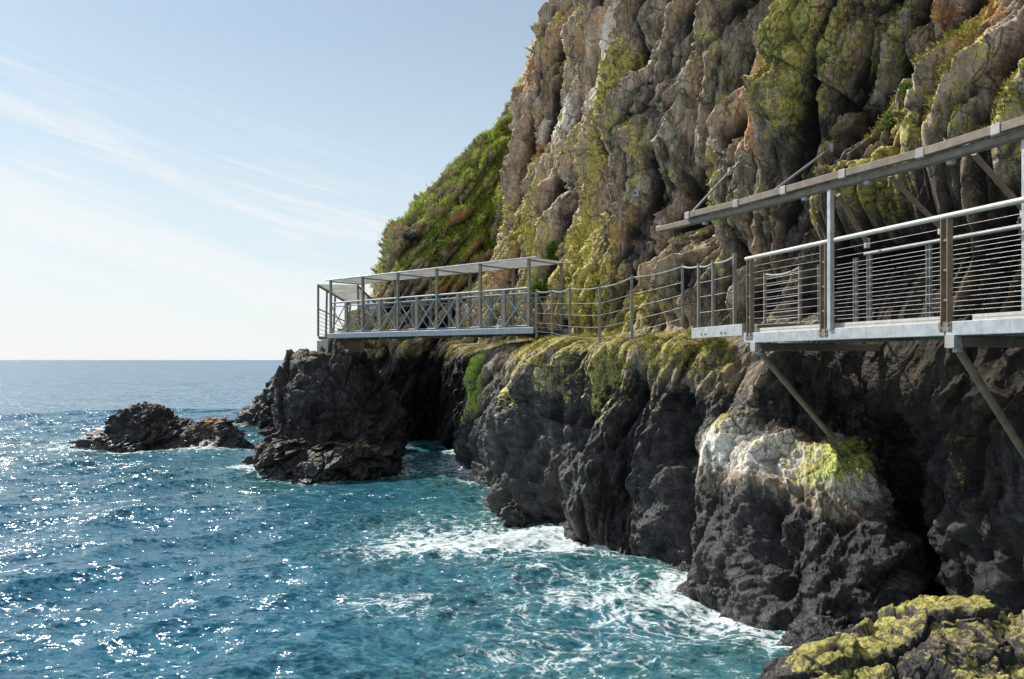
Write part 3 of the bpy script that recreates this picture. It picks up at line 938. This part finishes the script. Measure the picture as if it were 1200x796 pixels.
fb(690, 640, 1.1, .9, .66)
fb(625, 632, 1.3, 1.0, .58)
fb(560, 640, 1.8, 1.8, .40)
fb(700, 690, 2.2, 1.8, .20)
fb(620, 720, 2.5, 2.2, .26)
fb(450, 710, 1.2, .9, .34)
fb(640, 780, 2.0, 1.2, .28)
fb(800, 720, 1.4, 1.6, .12)
fb(490, 620, 2.0, 3.0, .30)
fb(420, 650, 1.5, 2.0, .25)
fb(530, 550, 2.0, 3.5, .28)
fb(320, 550, 2.0, 1.2, .45)
fb(60, 520, 4.0, 5.0, .36)
fb(30, 500, 5.0, 5.0, .30)
fb(250, 530, 4.0, 2.5, .25)
fb(310, 482, 2.5, 4.0, .6)
fb(470, 522, 1.2, 1.2, .4)
crest = sstep(.10, .26, dz)
foam = foam * .84 + .05 * (wx > -3) * np.exp(-near / 9) + .20 * crest + .10 * big
Pw[..., 2] += np.clip(foam, 0, .9) * (.05 + .10 * fbm(wx * 3.5, wy * 3.5, wx * 0, 4, 515, .6)) * (Rr < 60)
fa = np.stack([foam, shal, sstep(3.0, 7.6, np.log(Rr)), near * 0], -1)
water, _ = grid_mesh('water', Pw, WATER, {'foam': fa}, wrap=True)
tag(water, 'choppy blue green sea reaching the horizon', 'sea', kind='structure')

# ------------------------------------------------------------------ far covered footbridge
ZB = CAMH + .98
R0 = Vector((.53, 24.0, ZB))
BD = Vector((-1.58, 1.447, 0.012))
IN = Vector((.675, .738, 0)) * 1.62
bridge = empty('footbridge', (-3.4, 27.6, ZB), 'covered blue grey steel footbridge with cross braced sides spanning the gully', 'footbridge')
L0 = R0 + BD * 5
MB().slab([R0 + IN, R0, L0, L0 + IN], .06).build('deck', DECK, bridge)
for side, off in ((0, Vector((0, 0, 0))), (1, IN)):
    nrm = -IN.normalized() if side == 0 else IN.normalized()
    MB().bar(R0 + off + nrm * .05 + Vector((.18, -.165, -.06)), L0 + off + nrm * .05 + Vector((-.1, .09, -.06)), .07, .20).build('edge_beam', BLUE, bridge)
    o = R0 + off
    for zz, r in ((1.27, .035), (1.12, .022), (.10, .02)):
        MB().tube([o + Vector((0, 0, zz)), o + BD * 5 + Vector((0, 0, zz))], r).build('handrail' if zz > 1.2 else 'rail', BLUE, bridge)
    for k in range(11):
        q = o + BD * (k / 2)
        main = k % 2 == 0
        MB().bar(q + Vector((0, 0, -.1)), q + Vector((0, 0, 2.2 if main else 1.27)), .085, .16 if k % 2 else .10, up=BD).build('canopy_post' if main else 'post', BPOST, bridge)
        if k < 10 and side == 0 or k < 10:
            a, b = q + BD * .035, q + BD * .465
            x = MB()
            x.bar(a + Vector((0, 0, .12)), b + Vector((0, 0, 1.10)), .03, .035)
            x.bar(a + Vector((0, 0, 1.10)) + nrm * .035, b + Vector((0, 0, .12)) + nrm * .035, .03, .035)
            x.build('cross_brace', BLUE, bridge)
rz = Vector((0, 0, 2.2))
ce = BD * .06
roof = MB()
nb_ = 26
for i in range(nb_):                      # corrugated sheet: shallow folds across the roof
    a = R0 - ce * 2 + (BD * 5 + ce * 3) * (i / nb_)
    b = R0 - ce * 2 + (BD * 5 + ce * 3) * ((i + 1) / nb_)
    h = Vector((0, 0, .02 if i % 2 else .0))
    h2 = Vector((0, 0, .0 if i % 2 else .02))
    roof.slab([a + rz + h + IN * 1.05, a + rz + h - IN * .05, b + rz + h2 - IN * .05, b + rz + h2 + IN * 1.05], .012)
roof.build('canopy_roof', SHEET, bridge)
for t in (-.05, 1.05):
    MB().bar(R0 - ce * 3 + IN * t + rz, L0 + ce * 2 + IN * t + rz, .04, .045).build('canopy_beam', GALV, bridge)
for k in range(6):
    q = R0 + BD * k + rz - Vector((0, 0, .055))
    MB().bar(q - IN * .02, q + IN * 1.02, .035, .045).build('canopy_joist', BPOST, bridge)
for k in range(5):
    q = R0 + BD * (k + .5) - Vector((0, 0, .14))
    MB().bar(q, q + IN, .1, .14).build('cross_beam', BPOST, bridge)

# landing beyond the bridge with its own sloping roof
PF = Vector((-7.55, 31.95, ZB + .04))
land = empty('landing', PF, 'small landing with a sloping sheet roof at the far end of the footbridge', 'landing')
a0, b0, c0, d0 = Vector((-8.05, 31.9, ZB)), Vector((-6.55, 32.9, ZB)), Vector((-6.3, 36.2, ZB - .35)), Vector((-7.75, 35.9, ZB - .35))
MB().slab([a0, b0, c0, d0], .1).build('deck', DECK, land)
ra, rb, rc, rd = a0 + Vector((0, 0, 2.16)), b0 + Vector((-.05, 0, 2.24)), c0 + Vector((-.05, 0, 2.0)), d0 + Vector((.2, 0, 2.0))
MB().slab([ra, rb, rc, rd], .02).build('canopy_roof', SHEET, land)
for p, q in ((ra, rd), (rb, rc)):
    MB().bar(p - Vector((0, 0, .05)), q - Vector((0, 0, .05)), .06, .09).build('canopy_beam', BPOST, land)
for p, q in ((a0, ra), (b0, rb), (c0, rc), (d0, rd), (a0.lerp(d0, .5), ra.lerp(rd, .5)), (b0.lerp(c0, .5), rb.lerp(rc, .5)), (a0.lerp(d0, .25), ra.lerp(rd, .25))):
    MB().bar(p, q, .08, .08).build('post', BPOST, land)
for p, q in ((a0, d0), (b0, c0)):
    for zz in (.15, .32, .49, .66, .83, 1.0):
        MB().tube([p + Vector((0, 0, zz)), q + Vector((0, 0, zz))], .011, 6).build('wire', WIRE, land)
    MB().tube([p + Vector((0, 0, 1.15)), q + Vector((0, 0, 1.15))], .03).build('handrail', GALV, land)

plinth = empty('concrete_plinth', (-7.65, 31.35, 4.4), 'small square concrete plinth under the far end of the footbridge', 'plinth')
pa, pb = Vector((-8.0, 31.5, 0)), Vector((-7.45, 31.05, 0))
pn = Vector((.5, .6, 0))
MB().slab([p + Vector((0, 0, 4.99)) for p in (pa, pb, pb + pn * 2.4, pa + pn * 2.4)], .75).build('block', CONC, plinth)
MB().bar(pb.lerp(pa, .5) + pn * .25 + Vector((0, 0, 4.99)), pb.lerp(pa, .5) + pn * .25 + Vector((0, 0, 5.06)), .3, .3).build('bearing_pad', GALV, plinth)

# ------------------------------------------------------------------ rope railing along the rock path
railing = empty('rope_railing', (2.2, 18.5, 4.8), 'grey steel posts with sagging rope and wires along the rock path', 'railing')
posts = [(629, 339, 389, 23.6), (647, 338, 391, 22.2), (668, 335, 397, 19.8), (703, 334, 399, 18.6), (740.5, 322, 392, 17.4), (800, 309, 376, 16.2)]
pp = []
for px, y0, y1, Yp in posts:
    t, b = at(px, y0, Yp), at(px, y1 + 6, Yp)
    b.x, b.y = t.x, t.y
    MB().bar(b, t, .058, .058, up=(.4, 1, 0)).build('post', BPOST, railing)
    pp.append((b, t))


def sag(a, b, s, n=9):
    return [a.lerp(b, i / n) - Vector((0, 0, s * 4 * (i / n) * (1 - i / n))) for i in range(n + 1)]


for (b1_, t1), (b2_, t2) in zip(pp[:-1], pp[1:]):
    MB().tube(sag(t1 - Vector((0, 0, .06)), t2 - Vector((0, 0, .06)), .045 * (t2 - t1).length / 1.5), .014, 6).build('rope', ROPE, railing)
    for fr in (.3, .5, .7, .88):
        u1, u2 = t1.lerp(b1_, fr), t2.lerp(b2_, fr)
        MB().tube(sag(u1, u2, .01, 4), .005, 5).build('wire', WIRE, railing)

# ------------------------------------------------------------------ short upper deck between path and walkway
step = empty('step_platform', (3.9, 14.3, 4.82), 'short pale edged deck with thin posts between the rock path and the walkway', 'platform')
ZS = CAMH + .60
sa, sb = Vector((3.50, 14.75, ZS)), Vector((3.93, 12.95, ZS))
sd = (sb - sa).normalized()
si = Vector((-sd.y, sd.x, 0)) * 1.3
MB().slab([sa, sb, sb + si, sa + si], .05).build('deck', DECK, step)
MB().bar(sa + Vector((-.03, 0, -.09)), sb + Vector((-.03, 0, -.09)), .05, .2).build('fascia', GALV, step)
for f in (.22, .30, .62, .70):
    q = sa.lerp(sb, f) + Vector((-.062, -.01, -.12))
    MB().tube([q + Vector((-.01, 0, 0)), q + Vector((.02, .0, 0))], .018, 8).build('bolt', TAUPE, step)
spo = []
for px, y0, f in ((819, 309, .06), (836, 305, .36), (861, 297, .76)):
    q = sa.lerp(sb, f)
    k = (px - 600) / FPX
    q = Vector((k * q.y, q.y, ZS)) if abs(k * q.y - q.x) < .2 else q
    t = Vector((q.x, q.y, CAMH + (422 - y0) / FPX * q.y))
    MB().bar(q - Vector((0, 0, .05)), t, .06, .06).build('post', BPOST, step)
    spo.append((q, t))
for f in (.25, .85):
    q = sa.lerp(sb, f) + si * .95
    MB().bar(q, q + Vector((0, 0, 1.05)), .055, .055).build('post', BPOST, step)
inr = [sa.lerp(sb, f) + si * .95 for f in (.25, .85)]
for zz in (.15, .28, .41, .54, .67, .80, .93):
    MB().tube([inr[0] + Vector((0, 0, zz)), inr[1] + Vector((0, 0, zz))], .009, 5).build('wire', WIRE, step)
MB().tube(sag(inr[0] + Vector((0, 0, 1.03)), inr[1] + Vector((0, 0, 1.03)), .06), .018, 6).build('rope', ROPE, step)
for (q1, t1), (q2, t2) in zip(spo[:-1], spo[1:]):
    MB().tube(sag(t1 - Vector((0, 0, .05)), t2 - Vector((0, 0, .05)), .04), .018, 6).build('rope', ROPE, step)
    for fr in (.3, .52, .76):
        MB().tube([t1.lerp(q1, fr), t2.lerp(q2, fr)], .008, 5).build('wire', WIRE, step)
MB().tube(sag(pp[-1][1] - Vector((0, 0, .06)), spo[0][1] - Vector((0, 0, .05)), .03), .018, 6).build('rope', ROPE, step)

# ------------------------------------------------------------------ near cantilevered walkway
ZW = CAMH + .45
WA = Vector((3.95, 12.7, ZW))
WD = Vector((.297, -.955, 0)).normalized()
WI = Vector((.955, .297, 0)).normalized()
walk = empty('walkway', (4.9, 11.2, ZW), 'cantilevered steel walkway with tube handrail and wire sides in front of the cliff', 'walkway')


def wp(t, o=0.0, z=0.0):
    return WA + WD * t + WI * o + Vector((0, 0, z))


TE = 8.2
MB().slab([wp(-.15, .04, .0), wp(TE, .04, .0), wp(TE, 1.5, .0), wp(-.15, 1.5, .0)], .05).build('deck', DECK, walk)
joints = [-.17, 3.87, TE]
for a, b in zip(joints[:-1], joints[1:]):
    MB().bar(wp(a + .012, 0, -.085), wp(b - .012, 0, -.085), .06, .165).build('fascia', GALV, walk)
    MB().bar(wp(a + .3, .055, .035), wp(b - .05, .055, .035), .012, .07).build('toe_board', RAIL, walk)
MB().bar(wp(-.1, 1.46, -.085), wp(TE, 1.46, -.085), .06, .165).build('inner_beam', TAUPE, walk)
for k in range(3):      # low steps up to the short deck
    q = wp(-.1 - .02 * k, .12, .06 + .0 * k)
MB().bar(wp(.02, .10, .075), wp(.10, 1.35, .075), .22, .15).build('tread', DECK, walk)
MB().bar(wp(.45, .10, .03), wp(.5, 1.35, .03), .5, .07).build('tread', DECK, walk)
pts_t = [0.0, 1.79, 3.874, 5.96, 8.04]
for t in pts_t:
    p = MB()
    p.bar(wp(t - .045, -.01, -.05), wp(t - .045, -.01, 1.2), .085, .014, up=WD)
    p.bar(wp(t + .045, -.01, -.05), wp(t + .045, -.01, 1.2), .085, .014, up=WD)
    for zz in (.25, .6, .95):
        p.bar(wp(t - .05, -.01, zz), wp(t + .05, -.01, zz), .05, .03)
    p.bar(wp(t - .085, -.035, -.06), wp(t + .085, -.035, -.06), .012, .11)
    p.build('post', TAUPE, walk)
    for dt, dz_ in ((-.055, -.03), (.055, -.03), (-.055, -.09), (.055, -.09)):
        MB().tube([wp(t + dt, -.035, dz_), wp(t + dt, -.056, dz_)], .012, 6).build('bolt', DARKG, walk)
hr = [wp(t, -.01, 1.235) for t in np.linspace(-.12, TE, 12)]
MB().tube(hr, .033, 14).build('handrail', RAIL, walk)
for j in range(10):
    z = .12 + j * .108
    MB().tube([wp(-.02, -.01, z), wp(TE, -.01, z)], .0034, 6).build('wire', WIRE, walk)
far_t = [-.1, .75, 1.05, 2.2, 4.1, 6.1]
for t in far_t:
    p = MB()
    p.bar(wp(t - .03, 1.45, -.05), wp(t - .03, 1.45, 1.2), .05, .010, up=WD)
    p.bar(wp(t + .03, 1.45, -.05), wp(t + .03, 1.45, 1.2), .05, .010, up=WD)
    p.build('inner_post', DARKG, walk)
MB().tube([wp(.95, 1.45, 1.235), wp(TE, 1.45, 1.235)], .030, 12).build('handrail', DARKG, walk)
for j in range(8):
    z = .16 + j * .13
    MB().tube([wp(-.1, 1.45, z), wp(TE, 1.45, z)], .004, 6).build('wire', WIRE, walk)
for t in (.12, 3.95, 7.7):
    MB().bar(wp(t, -.03, -.235), wp(t, 2.6, -.235), .10, .13).build('cross_beam', TAUPE, walk)
    MB().bar(wp(t, -.05, -.235), wp(t, .06, -.235), .13, .15).build('beam_end_cap', CLAMP, walk)
for t in (1.9, 5.9):
    MB().bar(wp(t, .06, -.13), wp(t, 1.45, -.13), .08, .08).build('joist', TAUPE, walk)
e1_ = on_rock(978, 516)
e2_ = on_rock(1222, 565)
for t, e in ((.16, e1_), (3.97, e2_)):
    s0 = wp(t, .05, -.31)
    MB().tube([s0, e + (e - s0).normalized() * .15], .048, 12).build('strut', TAUPE, walk)
    dd = (s0 - e).normalized()
    MB().bar(e - dd * .05, e + dd * .03, .26, .26).build('foot_plate', TAUPE, walk)
    sx = dd.cross(Vector((0, 0, 1))).normalized()
    sy = sx.cross(dd)
    for ax_, ay_ in ((-.09, -.09), (-.09, .09), (.09, -.09), (.09, .09)):
        q_ = e + dd * .03 + sx * ax_ + sy * ay_
        MB().tube([q_, q_ + dd * .04], .014, 6).build('bolt', DARKG, walk)
    MB().bar(s0 + Vector((0, 0, .05)), s0 - Vector((0, 0, .05)), .08, .08).build('strut_bracket', GALV, walk)

# ------------------------------------------------------------------ rock-fall canopy over the near walkway
ZC = CAMH + 2.5
can = empty('rockfall_canopy', (4.5, 10.96, ZW), 'bare brown double canopy beam with pale clamps above the near walkway', 'canopy')


def cp(px, py, z=2.5):
    Yc = z * FPX / (422 - py)
    return Vector(((px - 600) / FPX * Yc, Yc, CAMH + z))


cl = [cp(768, 266), cp(868, 242), cp(970, 214), cp(1085, 184), cp(1200, 149)]
ext = cl[-1] + (cl[-1] - cl[-2]).normalized() * 2.5
line = cl + [ext]
cin = WI
lo = MB()
for a, b in zip(line[:-1], line[1:]):
    lo.bar(a + cin * .06 - Vector((0, 0, .05)), b + cin * .06 - Vector((0, 0, .05)), .12, .10)
lo.build('lower_beam', TAUPE, can)
hi_ = MB()
l2 = [line[0].lerp(line[1], .42)] + line[1:]
for a, b in zip(l2[:-1], l2[1:]):
    hi_.bar(a - cin * .03 + Vector((0, 0, .055)), b - cin * .03 + Vector((0, 0, .055)), .07, .105)
hi_.build('upper_beam', TAUPE, can)
dirc = (line[3] - line[0]).normalized()
for px, dzz, mode in ((769, -.05, 0), (808, .05, 1), (866, .05, 1), (922, .05, 1), (990, .05, 1), (1083, .05, 1), (1172, .05, 1)):
    best = min(((600 + FPX * (a.lerp(b, s / 50)).x / (a.lerp(b, s / 50)).y - px) ** 2, i, s) for i, (a, b) in enumerate(zip(line[:-1], line[1:])) for s in range(51))
    a, b = line[best[1]], line[best[1] + 1]
    q = a.lerp(b, best[2] / 50) + Vector((0, 0, dzz)) - cin * (.03 if mode else -.06)
    dd = (b - a).normalized()
    g = MB()
    g.bar(q - dd * .055, q + dd * .055, .09, .128)
    g.build('clamp', CLAMP, can)
    if mode:
        g = MB()
        q2 = q + dd * .3 + cin * .1 - Vector((0, 0, .17))
        g.bar(q2 - dd * .04, q2 + dd * .04, .07, .06)
        g.tube([q2, q2 + Vector((0, 0, .12))], .012, 6)
        g.build('hanger_bracket', CLAMP, can)
for p in (cl[2], cp(1199, 151)):
    q = Vector((p.x, p.y, ZW - .02)) + cin * .05
    MB().bar(q, Vector((q.x, q.y, ZC - .02)), .075, .075, up=WD).build('post', GALV, can)
for px, py, px2, py2 in ((977, 226, 1016, 284), (1037, 204, 1103, 267), (1135, 178, 1200, 246)):
    p = cp(px, py + 2, 2.42) + cin * .08
    k = 1.72
    q = Vector(((px2 - 600) / FPX * (p.y + .45), p.y + .45, CAMH + (422 - py2) / FPX * (p.y + .45)))
    MB().tube([p, q], .034, 10).build('strut', TAUPE, can)
    MB().bar(q - Vector((0, 0, .09)), q + Vector((0, 0, .06)), .07, .07).build('strut_shoe', GALV, can)
for px, py, px2, py2 in ((807, 252, 855, 201), (898, 229, 973, 174)):
    p = cp(px, py, 2.55) + cin * .02
    q = on_rock(px2, py2)
    MB().tube([p, q + (q - p).normalized() * .1], .022, 8).build('hanger_rod', GALV, can)
    MB().bar(q - Vector((0, 0, .08)), q + Vector((0, 0, .08)), .14, .06).build('anchor_plate', GALV, can)
for px, py in ((1135, 172), (1037, 196)):
    p = cp(px, py, 2.62)
    MB().tube([p - Vector((0, 0, .05)), p + Vector((0, 0, .06))], .02, 8).build('bolt', GALV, can)

# ------------------------------------------------------------------ small things on the rock
q = on_rock(747, 227)
pl = empty('anchor_box', q, 'small pale blue square plate fixed to the cliff left of the canopy beam', 'plate')
MB().bar(q + Vector((.0, .05, 0)), q + Vector((-.06, -.10, 0)), .15, .19).build('plate', GALV, pl)
MB().tube([q + Vector((-.08, -.1, 0)), q + Vector((-.13, -.18, 0))], .035, 8).build('bolt', TAUPE, pl)
q = on_rock(481, 276, 41)
star_rock('pale_boulder', tuple(q), [(tuple(q + Vector((.1, -.1, 0))), (.55, .35, .28))], 433, 'small pale boulder lying on the grass slope of the headland', 'boulder', nth=90, nph=60, scale=.3, wetz=-9, amp=.5)


def shrub(px, py, r, n, leafsz, label, cat, seed, squash=1.2, droop=.0):
    rnd = random.Random(seed)
    q = on_rock(px, py)
    toward = (EYE - q)
    toward.z = 0
    toward.normalize()
    root = empty('shrub' if cat == 'shrub' else 'fern', q, label, cat)
    c = q + toward * r * .45
    lf, tw = MB(), MB()
    for i in range(n):
        a = Vector((rnd.gauss(0, 1), rnd.gauss(0, 1), rnd.gauss(0, 1) * squash)).normalized() * r * rnd.uniform(.25, 1.0) ** .6
        a *= .75 + .35 * math.sin(3.1 * a.x / r + seed) * math.cos(2.7 * a.z / r)
        p = c + a
        d = (a.normalized() + Vector((rnd.uniform(-.8, .8), rnd.uniform(-.8, .8), rnd.uniform(-.2, 1.0) - droop))).normalized()
        s = d.cross(Vector((rnd.uniform(-1, 1), rnd.uniform(-1, 1), rnd.uniform(-1, 1)))).normalized()
        L = leafsz * rnd.uniform(.6, 1.3)
        w = L * .34
        nrm = d.cross(s) * L * .12
        lf._add([p, p + d * L * .35 + s * w, p + d * L - nrm, p + d * L * .35 - s * w, p + d * L * .4 + nrm], [(0, 1, 4), (1, 2, 4), (2, 3, 4), (3, 0, 4)])
        if i % 14 == 0:
            tw.tube([q - toward * .05, q.lerp(p, .6) + Vector((0, 0, .02)), p], .007, 5)
    lf.build('leaves', LEAF, root)
    tw.build('stems', TWIG, root)


shrub(1050, 142, .23, 900, .055, 'bright green leafy shrub growing from the rock above the canopy beam', 'shrub', 3)
shrub(1064, 104, .13, 240, .05, 'little green sprout on the ledge above the leafy shrub', 'shrub', 4)
shrub(633, 344, .50, 600, .17, 'bright green fern clump behind the right end of the footbridge roof', 'fern', 5, 1.1, .3)
shrub(650, 297, .42, 420, .12, 'round olive green bush on the rock above the right end of the footbridge', 'shrub', 6)

# ---- grass: blades over the headland and a few ledges
gm = grassy.copy()
gm[:, :] *= sstep(-.3, .15, pat2 + .6 * pat)
extra = np.clip(blob([(612, 140), (606, 160)], 1.6) + blob([(600, 185), (592, 200)], 1.2) + .7 * blob([(632, 12), (626, 30)], 1.0) + .6 * blob([(560, 250), (540, 290)], 2.0), 0, 1) * (up > .1)
prob = np.clip(gm + extra, 0, 1) * (PY < 345) * (py_ > 30)
dA = np.linalg.norm(np.cross(np.gradient(P, axis=0), np.gradient(P, axis=1)), axis=-1)
wgt = (prob * dA).ravel()
wgt /= wgt.sum()
NBL = 60000
pick = RNG.choice(wgt.size, NBL, p=wgt)
base = P.reshape(-1, 3)[pick] + RNG.normal(0, .03, (NBL, 3))
nor = Nd.reshape(-1, 3)[pick]
tall = np.clip(.10 + .16 * fbm(base[:, 0] * .8, base[:, 1] * .8, base[:, 2] * .8, 3, 601) + .12 * extra.ravel()[pick], .05, .34)
V, Fc = [], []
nbl = 4
for k in range(nbl):
    dr = nor * .55 + np.array((0, 0, .75)) + RNG.normal(0, .42, (NBL, 3))
    dr /= np.linalg.norm(dr, axis=1, keepdims=True)
    sd_ = np.cross(dr, RNG.normal(0, 1, (NBL, 3)))
    sd_ /= np.linalg.norm(sd_, axis=1, keepdims=True)
    L = (tall * RNG.uniform(.6, 1.3, NBL))[:, None]
    b_ = base + RNG.normal(0, .05, (NBL, 3))
    wv = .012 + L * .028
    tip = b_ + dr * L + np.array((-.12, -.05, -.10)) * L
    V.append(np.stack([b_ - sd_ * wv, b_ + sd_ * wv, b_ + dr * L * .55 + sd_ * wv * .8, tip, b_ + dr * L * .55 - sd_ * wv * .8], 1))
V = np.concatenate(V).reshape(-1, 3)
nb2 = len(V) // 5
me = bpy.data.meshes.new('grass')
me.vertices.add(len(V))
me.vertices.foreach_set('co', V.astype(F32).ravel())
me.loops.add(nb2 * 5)
me.loops.foreach_set('vertex_index', np.arange(nb2 * 5, dtype=np.int32))
me.polygons.add(nb2)
me.polygons.foreach_set('loop_start', np.arange(0, nb2 * 5, 5, dtype=np.int32))
me.update(calc_edges=True)
def blades(base, nor, L0, wv0, n, name, mat):
    V = []
    for k in range(n):
        m_ = len(base)
        dr = nor * .8 + np.array((0, 0, .45)) + RNG.normal(0, .5, (m_, 3))
        dr /= np.linalg.norm(dr, axis=1, keepdims=True)
        sd_ = np.cross(dr, RNG.normal(0, 1, (m_, 3)))
        sd_ /= np.linalg.norm(sd_, axis=1, keepdims=True)
        L = (L0 * RNG.uniform(.5, 1.3, m_))[:, None]
        b_ = base + RNG.normal(0, 1, (m_, 3)) * L * .35
        w_ = wv0 + L * .05
        tip = b_ + dr * L + np.array((-.05, -.05, -.25)) * L
        V.append(np.stack([b_ - sd_ * w_, b_ + sd_ * w_, b_ + dr * L * .55 + sd_ * w_ * .8, tip, b_ + dr * L * .55 - sd_ * w_ * .8], 1))
    V = np.concatenate(V).reshape(-1, 3)
    c = len(V) // 5
    me = bpy.data.meshes.new(name)
    me.vertices.add(len(V))
    me.vertices.foreach_set('co', V.astype(F32).ravel())
    me.loops.add(c * 5)
    me.loops.foreach_set('vertex_index', np.arange(c * 5, dtype=np.int32))
    me.polygons.add(c)
    me.polygons.foreach_set('loop_start', np.arange(0, c * 5, 5, dtype=np.int32))
    me.update(calc_edges=True)
    return link(name, me, mat)


tuft = sstep(.45, .8, moss + .25 * pat2) * sstep(.15, .5, up) * sstep(3.4, 4.4, pz_) * (1 - grassy) * (py_ > 9) * (py_ < 37) * (PY > -30) * (PX < 1260)
tuft = tuft * sstep(.0, .35, fbm(px_ * 1.7, py_ * 1.7, pz_ * 1.7, 3, 640)) * dA
tw_ = tuft.ravel() / tuft.sum()
pk = RNG.choice(tw_.size, 26000, p=tw_)
bt = P.reshape(-1, 3)[pk]
lt = np.clip(.07 + .08 * fbm(bt[:, 0] * 1.1, bt[:, 1] * 1.1, bt[:, 2] * 1.1, 3, 650), .025, .16)
tg = blades(bt, Nd.reshape(-1, 3)[pk], lt, .003, 4, 'grass', MOSSB)
tag(tg, 'short yellow green moss and grass tufts on the rock ledges along the path', 'grass', kind='stuff')
gr = link('grass', me, GRASS)
tag(gr, 'green grass growing over the steep headland slope beyond the footbridge', 'grass', kind='stuff')

# ------------------------------------------------------------------ light, sky, camera
AZ, EL = math.radians(55), math.radians(43)
sun = bpy.data.lights.new('sun', 'SUN')
sun.energy = 5.0
sun.angle = math.radians(.53)
sun.color = (1.0, .95, .87)
so = bpy.data.objects.new('sun', sun)
col.objects.link(so)
tosun = Vector((-math.sin(AZ) * math.cos(EL), math.cos(AZ) * math.cos(EL), math.sin(EL)))
so.rotation_euler = tosun.to_track_quat('Z', 'Y').to_euler()
so.location = (-20, 10, 40)

w = bpy.data.worlds.new('World')
scene.world = w
w.use_nodes = True
t = w.node_tree
bg = t.nodes['Background']
sky = t.nodes.new('ShaderNodeTexSky')
sky.sky_type = 'NISHITA'
sky.sun_disc = False
sky.sun_elevation = EL
sky.sun_rotation = -AZ
sky.air_density = 1.0
sky.dust_density = .35
sky.ozone_density = 1.0
tc = t.nodes.new('ShaderNodeTexCoord')
sep = t.nodes.new('ShaderNodeSeparateXYZ')
t.links.new(tc.outputs['Generated'], sep.inputs[0])


def wm(op, a, b=0.0, clamp=False):
    n = t.nodes.new('ShaderNodeMath')
    n.operation = op
    n.use_clamp = clamp
    for i, v in enumerate((a, b)):
        if isinstance(v, bpy.types.NodeSocket):
            t.links.new(v, n.inputs[i])
        else:
            n.inputs[i].default_value = v
    return n.outputs[0]


def wr(v, a, b, c=0.0, d=1.0):
    n = t.nodes.new('ShaderNodeMapRange')
    n.interpolation_type = 'SMOOTHSTEP'
    t.links.new(v, n.inputs[0])
    for i, x in enumerate((a, b, c, d)):
        n.inputs[i + 1].default_value = x
    return n.outputs[0]


# thin cirrus: streaks that fall towards the right, whitening to the horizon
az = wm('ARCTAN2', sep.outputs[0], sep.outputs[1])
azc = wm('MINIMUM', wm('MAXIMUM', az, -.9), .5)
el = wm('ARCSINE', sep.outputs[2])
ep = wm('ADD', el, wm('MULTIPLY', azc, .24))
cmb = t.nodes.new('ShaderNodeCombineXYZ')
t.links.new(wm('MULTIPLY', az, 3.4), cmb.inputs[0])
t.links.new(wm('MULTIPLY', ep, 24.0), cmb.inputs[1])
nz = t.nodes.new('ShaderNodeTexNoise')
nz.inputs['Scale'].default_value = 1.0
nz.inputs['Detail'].default_value = 7
nz.inputs['Roughness'].default_value = .55
nz.inputs['Distortion'].default_value = .6
t.links.new(cmb.outputs[0], nz.inputs['Vector'])
lift = wm('MULTIPLY', wm('SUBTRACT', nz.outputs['Fac'], .5), .62)
cloud = wr(wm('SUBTRACT', ep, lift), .150, -.05)
cmb2 = t.nodes.new('ShaderNodeCombineXYZ')
t.links.new(wm('MULTIPLY', az, 3.2), cmb2.inputs[0])
t.links.new(wm('MULTIPLY', ep, 48.0), cmb2.inputs[1])
nz2 = t.nodes.new('ShaderNodeTexNoise')
nz2.inputs['Scale'].default_value = 1.0
nz2.inputs['Detail'].default_value = 8
nz2.inputs['Roughness'].default_value = .6
nz2.inputs['Distortion'].default_value = 1.2
t.links.new(cmb2.outputs[0], nz2.inputs['Vector'])
streak = wm('MULTIPLY', wr(nz2.outputs['Fac'], .40, .66, 0, .9), wm('MULTIPLY', wr(ep, .24, .12), wr(nz.outputs['Fac'], .38, .6)))
cloud = wm('MAXIMUM', wm('MULTIPLY', cloud, wr(nz2.outputs['Fac'], .2, .6, .55, 1.0)), streak)
haze = wr(sep.outputs[2], .45, .0, .30, .82)
mx = t.nodes.new('ShaderNodeMix')
mx.data_type = 'RGBA'
t.links.new(haze, mx.inputs[0])
tint = t.nodes.new('ShaderNodeMix')
tint.data_type = 'RGBA'
tint.blend_type = 'MULTIPLY'
tint.inputs[0].default_value = 1
t.links.new(sky.outputs[0], tint.inputs[6])
tint.inputs[7].default_value = (.98, 1.06, .98, 1)
t.links.new(tint.outputs[2], mx.inputs[6])
mx.inputs[7].default_value = (6.4, 6.9, 7.2, 1)
mc = t.nodes.new('ShaderNodeMix')
mc.data_type = 'RGBA'
t.links.new(wm('MULTIPLY', cloud, .80), mc.inputs[0])
t.links.new(mx.outputs[2], mc.inputs[6])
mc.inputs[7].default_value = (7.35, 7.5, 7.6, 1)
t.links.new(mc.outputs[2], bg.inputs['Color'])
bg.inputs['Strength'].default_value = .125

cam = bpy.data.cameras.new('camera')
cam.sensor_width = 36
cam.lens = 27
cam.shift_y = 24 / 1200
cam.clip_start = .05
cam.clip_end = 60000
co = bpy.data.objects.new('camera', cam)
col.objects.link(co)
co.location = (0, 0, CAMH)
co.rotation_euler = (math.radians(90), 0, 0)
scene.camera = co

scene.view_settings.view_transform = 'Standard'
scene.view_settings.look = 'None'
scene.view_settings.exposure = 0
scene.cycles.max_bounces = 6
scene.cycles.use_denoising = True
